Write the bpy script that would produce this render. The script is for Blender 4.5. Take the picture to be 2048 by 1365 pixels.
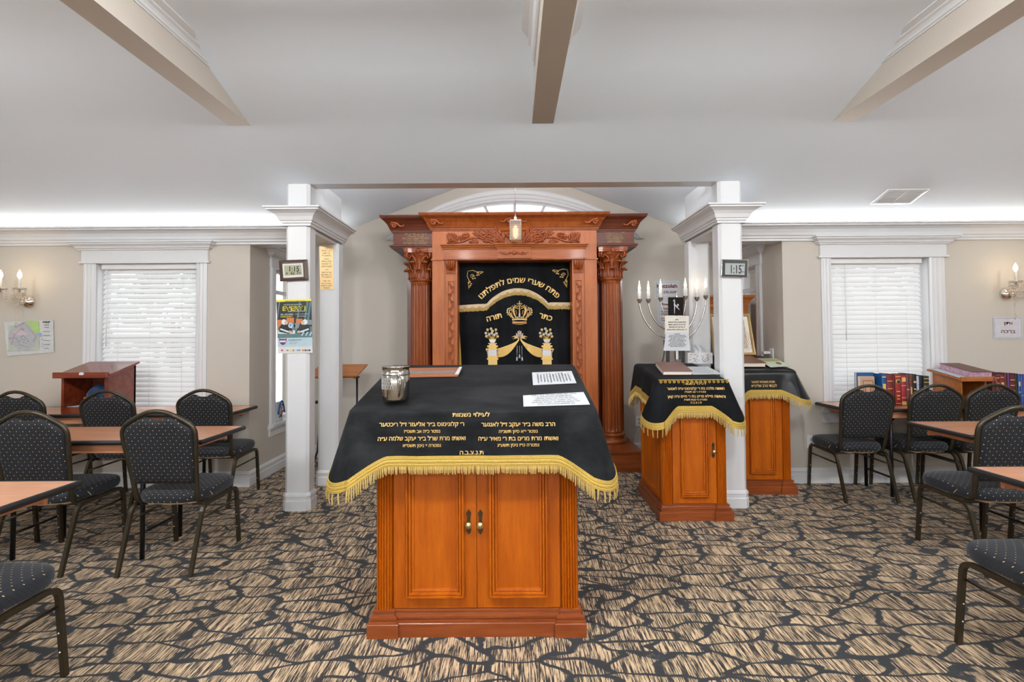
import bpy, bmesh, math, random
from mathutils import Vector, Matrix
random.seed(7)
PI = math.pi
for o in list(bpy.data.objects):
    bpy.data.objects.remove(o)
SC = bpy.context.scene
COL = SC.collection

# ------------------------------------------------------------------ camera
FPX, PITCH, ROLL, CAMZ = 1024.0, 0.026, 0.0065, 1.38
SHY = -(FPX * math.tan(PITCH) + 10.5) / 2048.0
_f = Vector((0, math.cos(PITCH), math.sin(PITCH)))
_u = Vector((0, -math.sin(PITCH), math.cos(PITCH)))
_r = Vector((1, 0, 0))
CR = math.cos(ROLL) * _r - math.sin(ROLL) * _u
CU = math.cos(ROLL) * _u + math.sin(ROLL) * _r
cam = bpy.data.cameras.new('camera')
cam.sensor_fit = 'HORIZONTAL'; cam.sensor_width = 36.0; cam.lens = 36.0 * FPX / 2048.0
cam.shift_y = SHY; cam.clip_start = 0.05; cam.clip_end = 200
camo = bpy.data.objects.new('camera', cam); COL.objects.link(camo)
M = Matrix.Identity(4)
for i in range(3):
    M[i][0] = CR[i]; M[i][1] = CU[i]; M[i][2] = -_f[i]
M[2][3] = CAMZ
camo.matrix_world = M
SC.camera = camo

# ------------------------------------------------------------------ world, light, exposure
SC.view_settings.view_transform = 'Standard'
SC.view_settings.look = 'None'
SC.view_settings.gamma = 1.0
SC.view_settings.use_curve_mapping = False
SC.view_settings.exposure = 0.27
w = bpy.data.worlds.new('overcast_sky'); SC.world = w; w.use_nodes = True
wn = w.node_tree.nodes; wl = w.node_tree.links
bg = wn['Background']; bg.inputs['Strength'].default_value = 2.2
tc = wn.new('ShaderNodeTexCoord'); gr = wn.new('ShaderNodeTexNoise'); gr.inputs['Scale'].default_value = 3.0
rp = wn.new('ShaderNodeValToRGB'); rp.color_ramp.elements[0].color = (.80, .86, .95, 1); rp.color_ramp.elements[1].color = (1, 1, 1, 1)
wl.new(tc.outputs['Generated'], gr.inputs['Vector']); wl.new(gr.outputs['Fac'], rp.inputs['Fac']); wl.new(rp.outputs['Color'], bg.inputs['Color'])

def area(name, loc, rot, sx, sy, power, color=(1, 1, 1)):
    l = bpy.data.lights.new(name, 'AREA'); l.shape = 'RECTANGLE'; l.size = sx; l.size_y = sy; l.energy = power; l.color = color
    o = bpy.data.objects.new(name, l); COL.objects.link(o); o.location = loc; o.rotation_euler = rot
    return o
def point(name, loc, power, radius=.1, color=(1, 1, 1)):
    l = bpy.data.lights.new(name, 'POINT'); l.energy = power; l.shadow_soft_size = radius; l.color = color
    o = bpy.data.objects.new(name, l); COL.objects.link(o); o.location = loc
    return o
WARM = (1.0, .90, .78)
# hanging room lamps of the hall, behind and above the viewer
for x, y in ((-0.85, 1.05), (1.2, 1.05), (-3.4, 1.05), (3.9, 1.05)):
    point('hall_lamp', (x, y, 2.845), 84, .09, (.97, .985, 1))
for x, y in ((-2.5, -2.6), (0.2, -2.6), (3.0, -2.6)):
    point('hall_lamp', (x, y, 2.845), 84, .09, (.97, .985, 1))
# unseen fill light added in front of the closed rear wall
area('rear_fill', (0.2, -4.3, 1.55), (PI / 2, 0, 0), 8.0, 2.2, 110, (.92, .96, 1.0))
# cove strips along the top of the crown moulding
for x0, x1 in ((-6.9, -2.02), (2.06, 6.9)):
    area('cove_and_fill_strip', ((x0 + x1) / 2, 4.755, 2.395), (math.radians(-152), 0, 0), x1 - x0, .03, 46, (1, .985, .96))
# unseen fill strip added behind the header to brighten the alcove vault
area('cove_and_fill_strip', (.02, 4.30, 2.70), (math.radians(-205), 0, 0), 3.0, .05, 18, (1, .99, .97))
# strips on top of the two alcove headers
for x in (-1.86, 1.92):
    area('cove_and_fill_strip', (x, 5.42, 2.40), (PI, 0, 0), .05, .7, .8, (1, .985, .96))

# ------------------------------------------------------------------ pixel -> place helpers (frame 2048 x 1365)
def ray(px, py):
    return CR * ((px - 1024) / FPX) + CU * ((682.5 - py) / FPX + SHY * 2048 / FPX) + _f
CO = Vector((0, 0, CAMZ))
def at(px, py, Y):
    d = ray(px, py); return CO + d * (Y / d.y)
def atz(px, py, Z):
    d = ray(px, py); return CO + d * ((Z - CAMZ) / d.z)
def atx(px, py, X):
    d = ray(px, py); return CO + d * (X / d.x)
def onplane(px, py, p, n):
    d = ray(px, py); n = Vector(n); return CO + d * ((Vector(p) - CO).dot(n) / d.dot(n))

# ------------------------------------------------------------------ mesh builder
class MB:
    def __init__(s): s.v = []; s.f = []; s.m = []; s.sm = []
    def add(s, vs, fs, m=0, smooth=False):
        b = len(s.v); s.v += [tuple(p) for p in vs]
        for f in fs:
            s.f.append([b + i for i in f]); s.m.append(m); s.sm.append(smooth)
        return s
    def box(s, x0, x1, y0, y1, z0, z1, m=0):
        return s.add([(x0, y0, z0), (x1, y0, z0), (x1, y1, z0), (x0, y1, z0), (x0, y0, z1), (x1, y0, z1), (x1, y1, z1), (x0, y1, z1)],
                     [(0, 3, 2, 1), (4, 5, 6, 7), (0, 1, 5, 4), (1, 2, 6, 5), (2, 3, 7, 6), (3, 0, 4, 7)], m)
    def obox(s, mat, hx, hy, hz, m=0):
        c = [(-hx, -hy, -hz), (hx, -hy, -hz), (hx, hy, -hz), (-hx, hy, -hz), (-hx, -hy, hz), (hx, -hy, hz), (hx, hy, hz), (-hx, hy, hz)]
        return s.add([mat @ Vector(p) for p in c], [(0, 3, 2, 1), (4, 5, 6, 7), (0, 1, 5, 4), (1, 2, 6, 5), (2, 3, 7, 6), (3, 0, 4, 7)], m)
    def quad(s, a, b, c, d, m=0):
        return s.add([a, b, c, d], [(0, 1, 2, 3)], m)
    def slab(s, a, b, c, d, th, m=0):
        n = (Vector(b) - Vector(a)).cross(Vector(d) - Vector(a)).normalized() * th
        vs = [Vector(p) for p in (a, b, c, d)]; vs += [p - n for p in vs]
        return s.add(vs, [(0, 1, 2, 3), (7, 6, 5, 4), (0, 4, 5, 1), (1, 5, 6, 2), (2, 6, 7, 3), (3, 7, 4, 0)], m)
    def prism(s, poly, axis, a, b, m=0, smooth=False):
        n = len(poly)
        def P(p, t):
            return (p[0], p[1], t) if axis == 'z' else ((p[0], t, p[1]) if axis == 'y' else (t, p[0], p[1]))
        fa = a if callable(a) else (lambda p: a)
        fb = b if callable(b) else (lambda p: b)
        vs = [P(p, fa(p)) for p in poly] + [P(p, fb(p)) for p in poly]
        s.add(vs, [(i, (i + 1) % n, n + (i + 1) % n, n + i) for i in range(n)], m, smooth)
        k = len(s.v) - 2 * n
        s.f.append([k + i for i in range(n)]); s.m.append(m); s.sm.append(False)
        s.f.append([k + n + i for i in range(n)][::-1]); s.m.append(m); s.sm.append(False)
        return s
    def tube(s, path, r, n=8, m=0, closed=False, flat=1.0, rot=0.0):
        P = [Vector(p) for p in path]; k = len(P)
        if k < 2: return s
        R = r if isinstance(r, (list, tuple)) else [r] * k
        T = []
        for i in range(k):
            a = P[i - 1] if (i > 0 or closed) else P[i]
            b = P[(i + 1) % k] if (i < k - 1 or closed) else P[i]
            t = (b - a); T.append(t.normalized() if t.length > 1e-9 else Vector((0, 0, 1)))
        up = Vector((0, 0, 1)) if abs(T[0].z) < .9 else Vector((0, 1, 0))
        N = (up - T[0] * up.dot(T[0])).normalized()
        vs = []
        for i in range(k):
            N = (N - T[i] * N.dot(T[i]))
            N = N.normalized() if N.length > 1e-9 else Vector((1, 0, 0))
            B = T[i].cross(N)
            for j in range(n):
                a = 2 * PI * j / n + rot
                vs.append(P[i] + (N * math.cos(a) + B * math.sin(a) * flat) * R[i])
        fs = []
        for i in range(k if closed else k - 1):
            i2 = (i + 1) % k
            for j in range(n):
                fs.append((i * n + j, i * n + (j + 1) % n, i2 * n + (j + 1) % n, i2 * n + j))
        if not closed:
            fs.append(tuple(range(n))[::-1]); fs.append(tuple((k - 1) * n + j for j in range(n)))
        return s.add(vs, fs, m, n > 4)
    def lathe(s, c, prof, n=24, m=0, rf=None, smooth=True, axis='z', caps=True):
        vs = []
        for r, z in prof:
            for j in range(n):
                a = 2 * PI * j / n
                rr = rf(a, z, r) if rf else r
                p = (rr * math.cos(a), rr * math.sin(a), z)
                if axis == 'y': p = (p[0], -p[2], p[1])
                if axis == 'x': p = (p[2], p[0], p[1])
                vs.append((c[0] + p[0], c[1] + p[1], c[2] + p[2]))
        k = len(prof); fs = []
        for i in range(k - 1):
            for j in range(n):
                fs.append((i * n + j, i * n + (j + 1) % n, (i + 1) * n + (j + 1) % n, (i + 1) * n + j))
        if caps:
            fs.append(tuple(range(n))[::-1]); fs.append(tuple((k - 1) * n + j for j in range(n)))
        return s.add(vs, fs, m, smooth)
    def sphere(s, c, r, nu=10, nv=6, m=0, sc=(1, 1, 1)):
        vs = []; fs = []
        for i in range(nv + 1):
            t = PI * i / nv
            for j in range(nu):
                a = 2 * PI * j / nu
                vs.append((c[0] + r * sc[0] * math.sin(t) * math.cos(a), c[1] + r * sc[1] * math.sin(t) * math.sin(a), c[2] + r * sc[2] * math.cos(t)))
        for i in range(nv):
            for j in range(nu):
                fs.append((i * nu + j, (i + 1) * nu + j, (i + 1) * nu + (j + 1) % nu, i * nu + (j + 1) % nu))
        return s.add(vs, fs, m, True)
    def sweep(s, prof, path, closed=False, m=0, side=1, smooth=False):
        """profile (out, z) carried along a plan path (x, y) with mitred corners; out is to the right of travel for side=1"""
        P = [Vector((p[0], p[1])) for p in path]; k = len(P); q = len(prof)
        vs = []
        for i in range(k):
            a = P[i] - P[i - 1] if (i > 0 or closed) else None
            b = P[(i + 1) % k] - P[i] if (i < k - 1 or closed) else None
            if a is None: a = b
            if b is None: b = a
            a = a.normalized(); b = b.normalized()
            na = Vector((a.y, -a.x)) * side; nb = Vector((b.y, -b.x)) * side
            mv = na + nb; mv = mv / max(.2, mv.dot(na)) if mv.length > 1e-6 else na
            for o, z in prof:
                vs.append((P[i].x + mv.x * o, P[i].y + mv.y * o, z))
        fs = []
        for i in range(k if closed else k - 1):
            i2 = (i + 1) % k
            for j in range(q - 1):
                fs.append((i * q + j, i * q + j + 1, i2 * q + j + 1, i2 * q + j))
        if not closed:
            fs.append(tuple(range(q))); fs.append(tuple((k - 1) * q + j for j in range(q))[::-1])
        return s.add(vs, fs, m, smooth)
    def frame(s, O, U, V, N, w, h, prof, m=0, fill=None):
        """mitred rectangular ring on plane O + uU + vV, profile (inset, out along N)"""
        O, U, V, N = Vector(O), Vector(U), Vector(V), Vector(N)
        vs = []
        for i, d in prof:
            for a, b in ((i, i), (w - i, i), (w - i, h - i), (i, h - i)):
                vs.append(O + U * a + V * b + N * d)
        fs = []
        for k in range(len(prof) - 1):
            for j in range(4):
                fs.append((k * 4 + j, k * 4 + (j + 1) % 4, (k + 1) * 4 + (j + 1) % 4, (k + 1) * 4 + j))
        s.add(vs, fs, m)
        if fill is not None:
            s.add(vs[-4:], [(0, 1, 2, 3)], fill)
        return s
    def grid(s, fn, nu, nv, m=0, smooth=True, cu=False):
        vs = [fn(i / nu, j / nv) for j in range(nv + 1) for i in range(nu + 1)]
        fs = [(j * (nu + 1) + i, j * (nu + 1) + i + 1, (j + 1) * (nu + 1) + i + 1, (j + 1) * (nu + 1) + i) for j in range(nv) for i in range(nu)]
        return s.add(vs, fs, m, smooth)
    def ribbon(s, pts, wd, N, th=.003, m=0):
        """flat strap of width wd (number or list) along pts, in the plane with normal N"""
        P = [Vector(p) for p in pts]; k = len(P); N = Vector(N)
        W = wd if isinstance(wd, (list, tuple)) else [wd] * k
        vs = []
        for i in range(k):
            t = (P[min(i + 1, k - 1)] - P[max(i - 1, 0)]).normalized(); b = t.cross(N).normalized()
            for sg, d in ((-.5, 0), (-.4, th), (.4, th), (.5, 0)):
                vs.append(P[i] + b * W[i] * sg + N * d)
        fs = [(i * 4 + j, i * 4 + j + 1, i * 4 + 5 + j, i * 4 + 4 + j) for i in range(k - 1) for j in range(3)]
        return s.add(vs, fs, m)
    def build(s, name, mats, parent=None, bevel=0.0, seg=2):
        if not isinstance(mats, (list, tuple)): mats = [mats]
        me = bpy.data.meshes.new(name)
        inv = ROOTM.get(parent.name if parent else '', Matrix.Identity(4)).inverted()
        me.from_pydata([inv @ Vector(p) for p in s.v], [], s.f)
        for mt in mats: me.materials.append(mt)
        for p, mi, sm in zip(me.polygons, s.m, s.sm):
            p.material_index = mi; p.use_smooth = sm
        bm = bmesh.new(); bm.from_mesh(me); bmesh.ops.recalc_face_normals(bm, faces=bm.faces); bm.to_mesh(me); bm.free()
        o = bpy.data.objects.new(name, me); COL.objects.link(o)
        if parent:
            o.parent = parent
            ROOTM[o.name] = ROOTM.get(parent.name, Matrix.Identity(4))
        if bevel:
            b = o.modifiers.new('edge', 'BEVEL'); b.width = bevel; b.segments = seg; b.limit_method = 'ANGLE'; b.angle_limit = .6
        return o
ROOTM = {}
def thing(name, label, cat, loc=(0, 0, 0), rz=0.0, group=None):
    o = bpy.data.objects.new(name, None); COL.objects.link(o); o.empty_display_size = .1
    o.location = loc; o.rotation_euler = (0, 0, rz)
    ROOTM[o.name] = Matrix.Translation(loc) @ Matrix.Rotation(rz, 4, 'Z')
    return tag(o, label, cat, group)
def tag(o, label=None, cat=None, group=None, kind=None):
    if label: o['label'] = label
    if cat: o['category'] = cat
    if group: o['group'] = group
    if kind: o['kind'] = kind
    return o
def struct(o): o['kind'] = 'structure'; return o
def copy_thing(root, loc, rz, label, group=None):
    r = root.copy(); COL.objects.link(r); r.location = loc; r.rotation_euler = (0, 0, rz); r['label'] = label
    if group: r['group'] = group
    for ch in root.children:
        c = ch.copy(); COL.objects.link(c); c.parent = r
        for g in ch.children:
            d = g.copy(); COL.objects.link(d); d.parent = c
    return r

# lettering
_tc = {}
HEB = lambda t: any('\u0590' <= c <= '\u05ff' for c in t)
def glyphs(t, bold=0.0):
    key = (t, bold)
    if key in _tc: return _tc[key]
    c = bpy.data.curves.new('lettering', 'FONT'); c.body = t[::-1] if HEB(t) else t
    c.resolution_u = 3; c.offset = 0.0; c.fill_mode = 'FRONT'
    o = bpy.data.objects.new('lettering', c); COL.objects.link(o)
    dg = bpy.context.evaluated_depsgraph_get()
    me = bpy.data.meshes.new_from_object(o.evaluated_get(dg))
    vs = [(v.co.x, v.co.y) for v in me.vertices]; fs = [list(p.vertices) for p in me.polygons]
    bpy.data.objects.remove(o); bpy.data.curves.remove(c); bpy.data.meshes.remove(me)
    if vs:
        x0 = min(v[0] for v in vs); x1 = max(v[0] for v in vs)
        vs = [(v[0] - (x0 + x1) / 2, v[1]) for v in vs]; wd = x1 - x0
    else: wd = 0
    _tc[key] = (vs, fs, wd); return _tc[key]
def write(mb, t, size, fn, width=None, bold=.012, m=0, sx=1.0):
    vs, fs, wd = glyphs(t)
    """lay text centred at fn(0, 0); fn(u, v) gives the place of a point u along and v above the baseline"""
    if not vs: return
    kx = size * sx if width is None else width / wd
    if bold > .012:
        for dx, dy in ((1, 0), (-1, 0), (0, .8), (0, -.8)): mb.add([fn((v[0] + dx * bold) * kx, v[1] * size + size * dy * bold) for v in vs], fs, m)
    mb.add([fn(v[0] * kx, v[1] * size) for v in vs], fs, m)

# ------------------------------------------------------------------ materials
def newmat(name):
    m = bpy.data.materials.new(name); m.use_nodes = True
    nt = m.node_tree; return m, nt, nt.nodes, nt.links, nt.nodes['Principled BSDF']
def val(nt, op, a, b=None, c=None):
    n = nt.nodes.new('ShaderNodeMath'); n.operation = op
    for i, x in enumerate((a, b, c)):
        if x is None: continue
        if isinstance(x, (int, float)): n.inputs[i].default_value = x
        else: nt.links.new(x, n.inputs[i])
    return n.outputs[0]
def smooth(nt, x, a, b):
    n = nt.nodes.new('ShaderNodeMapRange'); n.interpolation_type = 'SMOOTHSTEP'
    nt.links.new(x, n.inputs['Value']); n.inputs['From Min'].default_value = a; n.inputs['From Max'].default_value = b
    return n.outputs['Result']
def mixc(nt, fac, a, b):
    n = nt.nodes.new('ShaderNodeMix'); n.data_type = 'RGBA'
    if isinstance(fac, (int, float)): n.inputs['Factor'].default_value = fac
    else: nt.links.new(fac, n.inputs['Factor'])
    for s, x in ((6, a), (7, b)):
        if isinstance(x, tuple): n.inputs[s].default_value = (*x, 1) if len(x) == 3 else x
        else: nt.links.new(x, n.inputs[s])
    return n.outputs[2]
def noise(nt, scale, vec=None, detail=2.0, rough=.5, sc3=None):
    n = nt.nodes.new('ShaderNodeTexNoise'); n.inputs['Scale'].default_value = scale; n.inputs['Detail'].default_value = detail; n.inputs['Roughness'].default_value = rough
    tcn = nt.nodes.new('ShaderNodeTexCoord'); src = vec or tcn.outputs['Object']
    if sc3:
        mp = nt.nodes.new('ShaderNodeMapping'); mp.inputs['Scale'].default_value = sc3; nt.links.new(src, mp.inputs['Vector']); src = mp.outputs['Vector']
    nt.links.new(src, n.inputs['Vector']); return n.outputs['Fac']
def bump(nt, b, h, strength, dist=.01):
    n = nt.nodes.new('ShaderNodeBump'); n.inputs['Strength'].default_value = strength; n.inputs['Distance'].default_value = dist
    nt.links.new(h, n.inputs['Height']); nt.links.new(n.outputs['Normal'], b.inputs['Normal'])
def plain(name, c, rough=.5, metal=0.0, var=.06, scale=12.0, spec=.5, coat=0.0, sheen=0.0, bmp=0.0, bscale=200.0):
    m, nt, N, L, b = newmat(name)
    f = noise(nt, scale, detail=3)
    L.new(mixc(nt, f, tuple(x * (1 - var) for x in c), tuple(min(1, x * (1 + var)) for x in c)), b.inputs['Base Color'])
    b.inputs['Roughness'].default_value = rough; b.inputs['Metallic'].default_value = metal
    b.inputs['Specular IOR Level'].default_value = spec
    b.inputs['Coat Weight'].default_value = coat; b.inputs['Coat Roughness'].default_value = .15
    b.inputs['Sheen Weight'].default_value = sheen
    if bmp: bump(nt, b, noise(nt, bscale, detail=2), bmp, .002)
    return m
def glow(name, c, s):
    m, nt, N, L, b = newmat(name)
    L.new(mixc(nt, noise(nt, 30), c, c), b.inputs['Emission Color']); b.inputs['Emission Strength'].default_value = s
    b.inputs['Base Color'].default_value = (*c, 1); return m
def wood(name, c1, c2, rough=.3, coat=.35, axis='z', gs=1.0):
    m, nt, N, L, b = newmat(name)
    k = {'z': (9, 9, .9), 'x': (.9, 9, 9), 'y': (9, .9, 9)}[axis]
    k = tuple(x * gs for x in k)
    f = noise(nt, 2.2, detail=6, rough=.6, sc3=k)
    g = noise(nt, 14.0, detail=3, sc3=k)
    col = mixc(nt, smooth(nt, f, .3, .7), c1, c2)
    col = mixc(nt, val(nt, 'MULTIPLY', smooth(nt, g, .45, .75), .22), col, tuple(x * .6 for x in c1))
    L.new(col, b.inputs['Base Color']); b.inputs['Roughness'].default_value = rough
    b.inputs['Coat Weight'].default_value = coat; b.inputs['Coat Roughness'].default_value = .12
    b.inputs['Specular IOR Level'].default_value = .28
    return m
def velvet(name, c1, c2, streak=6.0, sheen=.25, spec=.25):
    m, nt, N, L, b = newmat(name)
    f = noise(nt, streak, detail=5, rough=.65, sc3=(.6, 1.6, 1.0)); g = noise(nt, 2.3, detail=3)
    L.new(mixc(nt, smooth(nt, val(nt, 'MULTIPLY_ADD', g, .5, val(nt, 'MULTIPLY', f, .6)), .42, .72), c1, c2), b.inputs['Base Color'])
    b.inputs['Roughness'].default_value = .75; b.inputs['Sheen Weight'].default_value = sheen; b.inputs['Sheen Roughness'].default_value = .4
    b.inputs['Specular IOR Level'].default_value = spec
    return m
def dotted(name, axes):
    m, nt, N, L, b = newmat(name)
    tcn = N.new('ShaderNodeTexCoord'); sp = N.new('ShaderNodeSeparateXYZ'); L.new(tcn.outputs['Object'], sp.inputs[0])
    x = sp.outputs['X']; y = sp.outputs['Z'] if axes == 'xz' else val(nt, 'ADD', sp.outputs['Y'], val(nt, 'MULTIPLY', sp.outputs['Z'], .9))
    PX, PY = .037, .041
    u = val(nt, 'DIVIDE', x, PX); v = val(nt, 'DIVIDE', y, PY)
    def d(ou):
        a = val(nt, 'MULTIPLY', val(nt, 'SUBTRACT', val(nt, 'FRACT', val(nt, 'ADD', u, ou)), .5), PX)
        c = val(nt, 'MULTIPLY', val(nt, 'SUBTRACT', val(nt, 'FRACT', val(nt, 'ADD', v, ou)), .5), PY)
        return val(nt, 'SQRT', val(nt, 'ADD', val(nt, 'MULTIPLY', a, a), val(nt, 'MULTIPLY', c, c)))
    dm = val(nt, 'MINIMUM', d(10.0), d(10.5))
    dot = smooth(nt, dm, .0026, .0017)
    q1 = val(nt, 'ABSOLUTE', val(nt, 'SUBTRACT', val(nt, 'FRACT', val(nt, 'ADD', val(nt, 'ADD', u, v), 20.5)), .5))
    q2 = val(nt, 'ABSOLUTE', val(nt, 'SUBTRACT', val(nt, 'FRACT', val(nt, 'ADD', val(nt, 'SUBTRACT', u, v), 20.5)), .5))
    ln = smooth(nt, val(nt, 'MINIMUM', q1, q2), .09, .02)
    base = mixc(nt, noise(nt, 9, detail=4), (.010, .0115, .015), (.020, .0215, .026))
    base = mixc(nt, val(nt, 'MULTIPLY', ln, .75), base, (.008, .008, .010))
    L.new(mixc(nt, dot, base, (.78, .55, .28)), b.inputs['Base Color'])
    b.inputs['Roughness'].default_value = .62; b.inputs['Sheen Weight'].default_value = .05; b.inputs['Specular IOR Level'].default_value = .22
    if axes == 'xy': b.inputs['Sheen Weight'].default_value = .16; b.inputs['Sheen Tint'].default_value = (.8, .9, 1, 1)  # blue sheen tint stands in for window light on the seats
    bump(nt, b, ln, -.35, .003)
    return m
def carpet():
    m, nt, N, L, b = newmat('patterned_carpet')
    tcn = N.new('ShaderNodeTexCoord'); mp = N.new('ShaderNodeMapping'); L.new(tcn.outputs['Object'], mp.inputs['Vector'])
    mp.inputs['Scale'].default_value = (1 / .275, 1 / .122, 1)
    nz = N.new('ShaderNodeTexNoise'); nz.inputs['Scale'].default_value = 1.1; nz.inputs['Detail'].default_value = 1.5; L.new(mp.outputs['Vector'], nz.inputs['Vector'])
    va = N.new('ShaderNodeVectorMath'); va.operation = 'MULTIPLY_ADD'; L.new(nz.outputs['Color'], va.inputs[0]); va.inputs[1].default_value = (1.0, 1.3, 0); L.new(mp.outputs['Vector'], va.inputs[2])
    vo = N.new('ShaderNodeTexVoronoi'); vo.feature = 'DISTANCE_TO_EDGE'; vo.inputs['Scale'].default_value = 1.0; vo.inputs['Randomness'].default_value = .85
    vo.voronoi_dimensions = '2D'; L.new(va.outputs[0], vo.inputs['Vector'])
    wob = val(nt, 'MULTIPLY_ADD', noise(nt, 130.0, detail=1, sc3=(1, .25, 1)), .06, vo.outputs['Distance'])
    line = smooth(nt, wob, .125, .085)
    s1 = noise(nt, 1.0, detail=2.5, rough=.7, sc3=(230, 9, 1)); s2 = noise(nt, 1.0, detail=2, sc3=(70, 5, 1))
    st = smooth(nt, val(nt, 'ADD', val(nt, 'MULTIPLY', s1, .7), val(nt, 'MULTIPLY', s2, .3)), 0.47, .55)
    hue = mixc(nt, noise(nt, 1.0, detail=1, sc3=(90, 6, 1)), (.60, .41, .235), (.74, .56, .36))
    stripe = mixc(nt, st, (.032, .027, .025), hue)
    L.new(mixc(nt, line, stripe, (.028, .0295, .032)), b.inputs['Base Color'])
    b.inputs['Roughness'].default_value = .95; b.inputs['Specular IOR Level'].default_value = .12; b.inputs['Sheen Weight'].default_value = .1
    bump(nt, b, noise(nt, 420.0, detail=1), .35, .004)
    return m
def pane():
    m, nt, N, L, b = newmat('window_glass')
    t = N.new('ShaderNodeBsdfTransparent'); g = N.new('ShaderNodeBsdfGlossy'); g.inputs['Roughness'].default_value = .03
    t.inputs['Color'].default_value = (.95, .97, .97, 1)
    mx = N.new('ShaderNodeMixShader'); lw = N.new('ShaderNodeLayerWeight'); lw.inputs['Blend'].default_value = .12
    L.new(lw.outputs['Fresnel'], mx.inputs[0]); L.new(t.outputs[0], mx.inputs[1]); L.new(g.outputs[0], mx.inputs[2])
    L.new(mx.outputs[0], N['Material Output'].inputs[0]); return m
def crystal():
    m, nt, N, L, b = newmat('cut_crystal')
    b.inputs['Base Color'].default_value = (1, .93, .85, 1); b.inputs['Roughness'].default_value = .08; b.inputs['Transmission Weight'].default_value = .85; b.inputs['IOR'].default_value = 1.5
    L.new(mixc(nt, noise(nt, 60), (1, .86, .72), (1, .97, .93)), b.inputs['Base Color']); return m

WALL = plain('beige_wall_paint', (.57, .525, .46), .6, var=.015, scale=3, spec=.35)
WHITE = plain('white_trim_paint', (.70, .705, .715), .35, var=.01)
CEIL = plain('ceiling_paint', (.79, .855, .925), .8, var=.01, spec=.2)
BEAMP = plain('beam_paint', (.58, .525, .46), .6, var=.015, spec=.3)
CARPET = carpet()
CHERRY = wood('cherry_wood', (.34, .084, .017), (.45, .128, .028), .36, .05)
CHERRYC = wood('column_cherry_wood', (.22, .046, .009), (.31, .078, .016), .30, .15)  # same cherry, shade and dark reflections of columns and cornice put into the colour
CHERRYX = wood('cherry_wood_rails', (.29, .066, .012), (.40, .108, .020), .36, .06, 'x')
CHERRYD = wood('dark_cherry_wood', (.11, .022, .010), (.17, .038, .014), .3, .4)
WINGW = wood('shaded_wing_cherry', (.10, .023, .010), (.145, .034, .013), .34, .10, 'x')  # same cherry, darkened in colour for the dark reflections on the recessed wings
CARVE = wood('carved_cherry', (.23, .045, .010), (.36, .085, .020), .32, .2, gs=3)
AMBER = wood('amber_cherry_wood', (.37, .073, .0012), (.50, .116, .0025), .40, .03)
AMBERX = wood('amber_cherry_rails', (.37, .073, .0012), (.50, .116, .0025), .40, .03, 'x')
PLINTH = wood('red_cherry_base', (.20, .042, .010), (.30, .075, .018), .3, .25, 'x')
TABLE = wood('orange_laminate', (.58, .25, .130), (.66, .31, .165), .25, .25, 'x', .6)
MAHOG = wood('mahogany_varnish', (.125, .020, .008), (.22, .040, .014), .22, .5, 'x')
HONEY = wood('honey_wood', (.33, .10, .020), (.46, .16, .040), .3, .3, 'x')
VELVETG = velvet('worn_black_velvet', (.005, .0053, .006), (.021, .0215, .0235), 9, .03, .12)
VELVETB = velvet('black_velvet', (.003, .0033, .004), (.010, .011, .0135), 5, .02, .12)
GOLDT = plain('gold_thread', (.80, .53, .17), .45, .10, .15, 300, bmp=.3)
GILT = plain('gilt_letters', (.90, .66, .30), .4, .0, .1, 200)
GOLDB = plain('gold_braid', (.56, .375, .075), .42, .35, .5, 260, bmp=.8, bscale=500)
GOLDF = plain('gold_fringe', (.60, .43, .15), .5, .2, .3, 160)
TANF = plain('tan_fringe', (.62, .47, .28), .6, .05, .3, 140)
SILVT = plain('silver_thread', (.62, .63, .64), .45, .3, .2, 200)
COPT = plain('copper_thread', (.62, .27, .12), .5, .2, .2, 200)
LINING = plain('pale_fringe', (.62, .60, .55), .7, 0, .2, 90)
FABB = dotted('dotted_back_fabric', 'xz')
FABS = dotted('dotted_seat_fabric', 'xy')
BRONZE = plain('dark_bronze_metal', (.060, .048, .030), .36, .65, .3, 40)
STUD = plain('steel_stud', (.7, .7, .7), .25, 1)
TAN = plain('tan_lining', (.55, .38, .24), .8, 0, .2, 20)
BLACKM = plain('black_metal', (.012, .012, .013), .4, .4)
BLACKE = plain('black_rubber_edge', (.010, .010, .011), .45)
CHROME = plain('polished_steel', (.48, .45, .41), .14, 1.0, .05)
CHROMES = plain('polished_chrome', (.80, .74, .66), .10, 1.0, .05)
SILVER = plain('brushed_silver', (.62, .60, .56), .25, .9)
BRASS = plain('aged_brass', (.60, .47, .26), .3, .9, .3, 90)
ANTIQ = plain('antique_bronze', (.075, .055, .03), .4, .8, .3, 90)
PAPER = plain('white_paper', (.64, .655, .68), .7, var=.02)
CREAM = plain('cream_paper', (.80, .76, .66), .7, var=.05, scale=30)
INK = plain('black_ink', (.04, .04, .045), .6)
REDINK = plain('red_ink', (.62, .08, .06), .6)
PINKINK = plain('faded_red_ink', (.66, .26, .18), .6)
BLUEINK = plain('blue_ink', (.16, .16, .42), .6)
BLIND = plain('white_blind', (.80, .80, .80), .5, var=.01)
PLASW = plain('white_plastic', (.78, .78, .77), .35)
PLASB = plain('black_plastic', (.012, .012, .012), .3)
PLASBR = plain('brown_plastic', (.090, .062, .048), .2, .2)
LCD = plain('olive_screen', (.34, .36, .22), .2)
LCDG = plain('grey_screen', (.36, .39, .38), .2)
SCREENG = plain('socket_grey', (.45, .45, .45), .4)
GLASS = pane()
CRYST = crystal()
BULB = glow('warm_bulb', (1.0, .72, .38), 14)
BULBW = glow('menorah_bulb', (1.0, .80, .55), 9)
FIL = glow('pendant_glow', (1.0, .78, .48), 1.6)
PLAQ = plain('brass_plaque', (.83, .58, .28), .35, .25, .06, 5)
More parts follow.
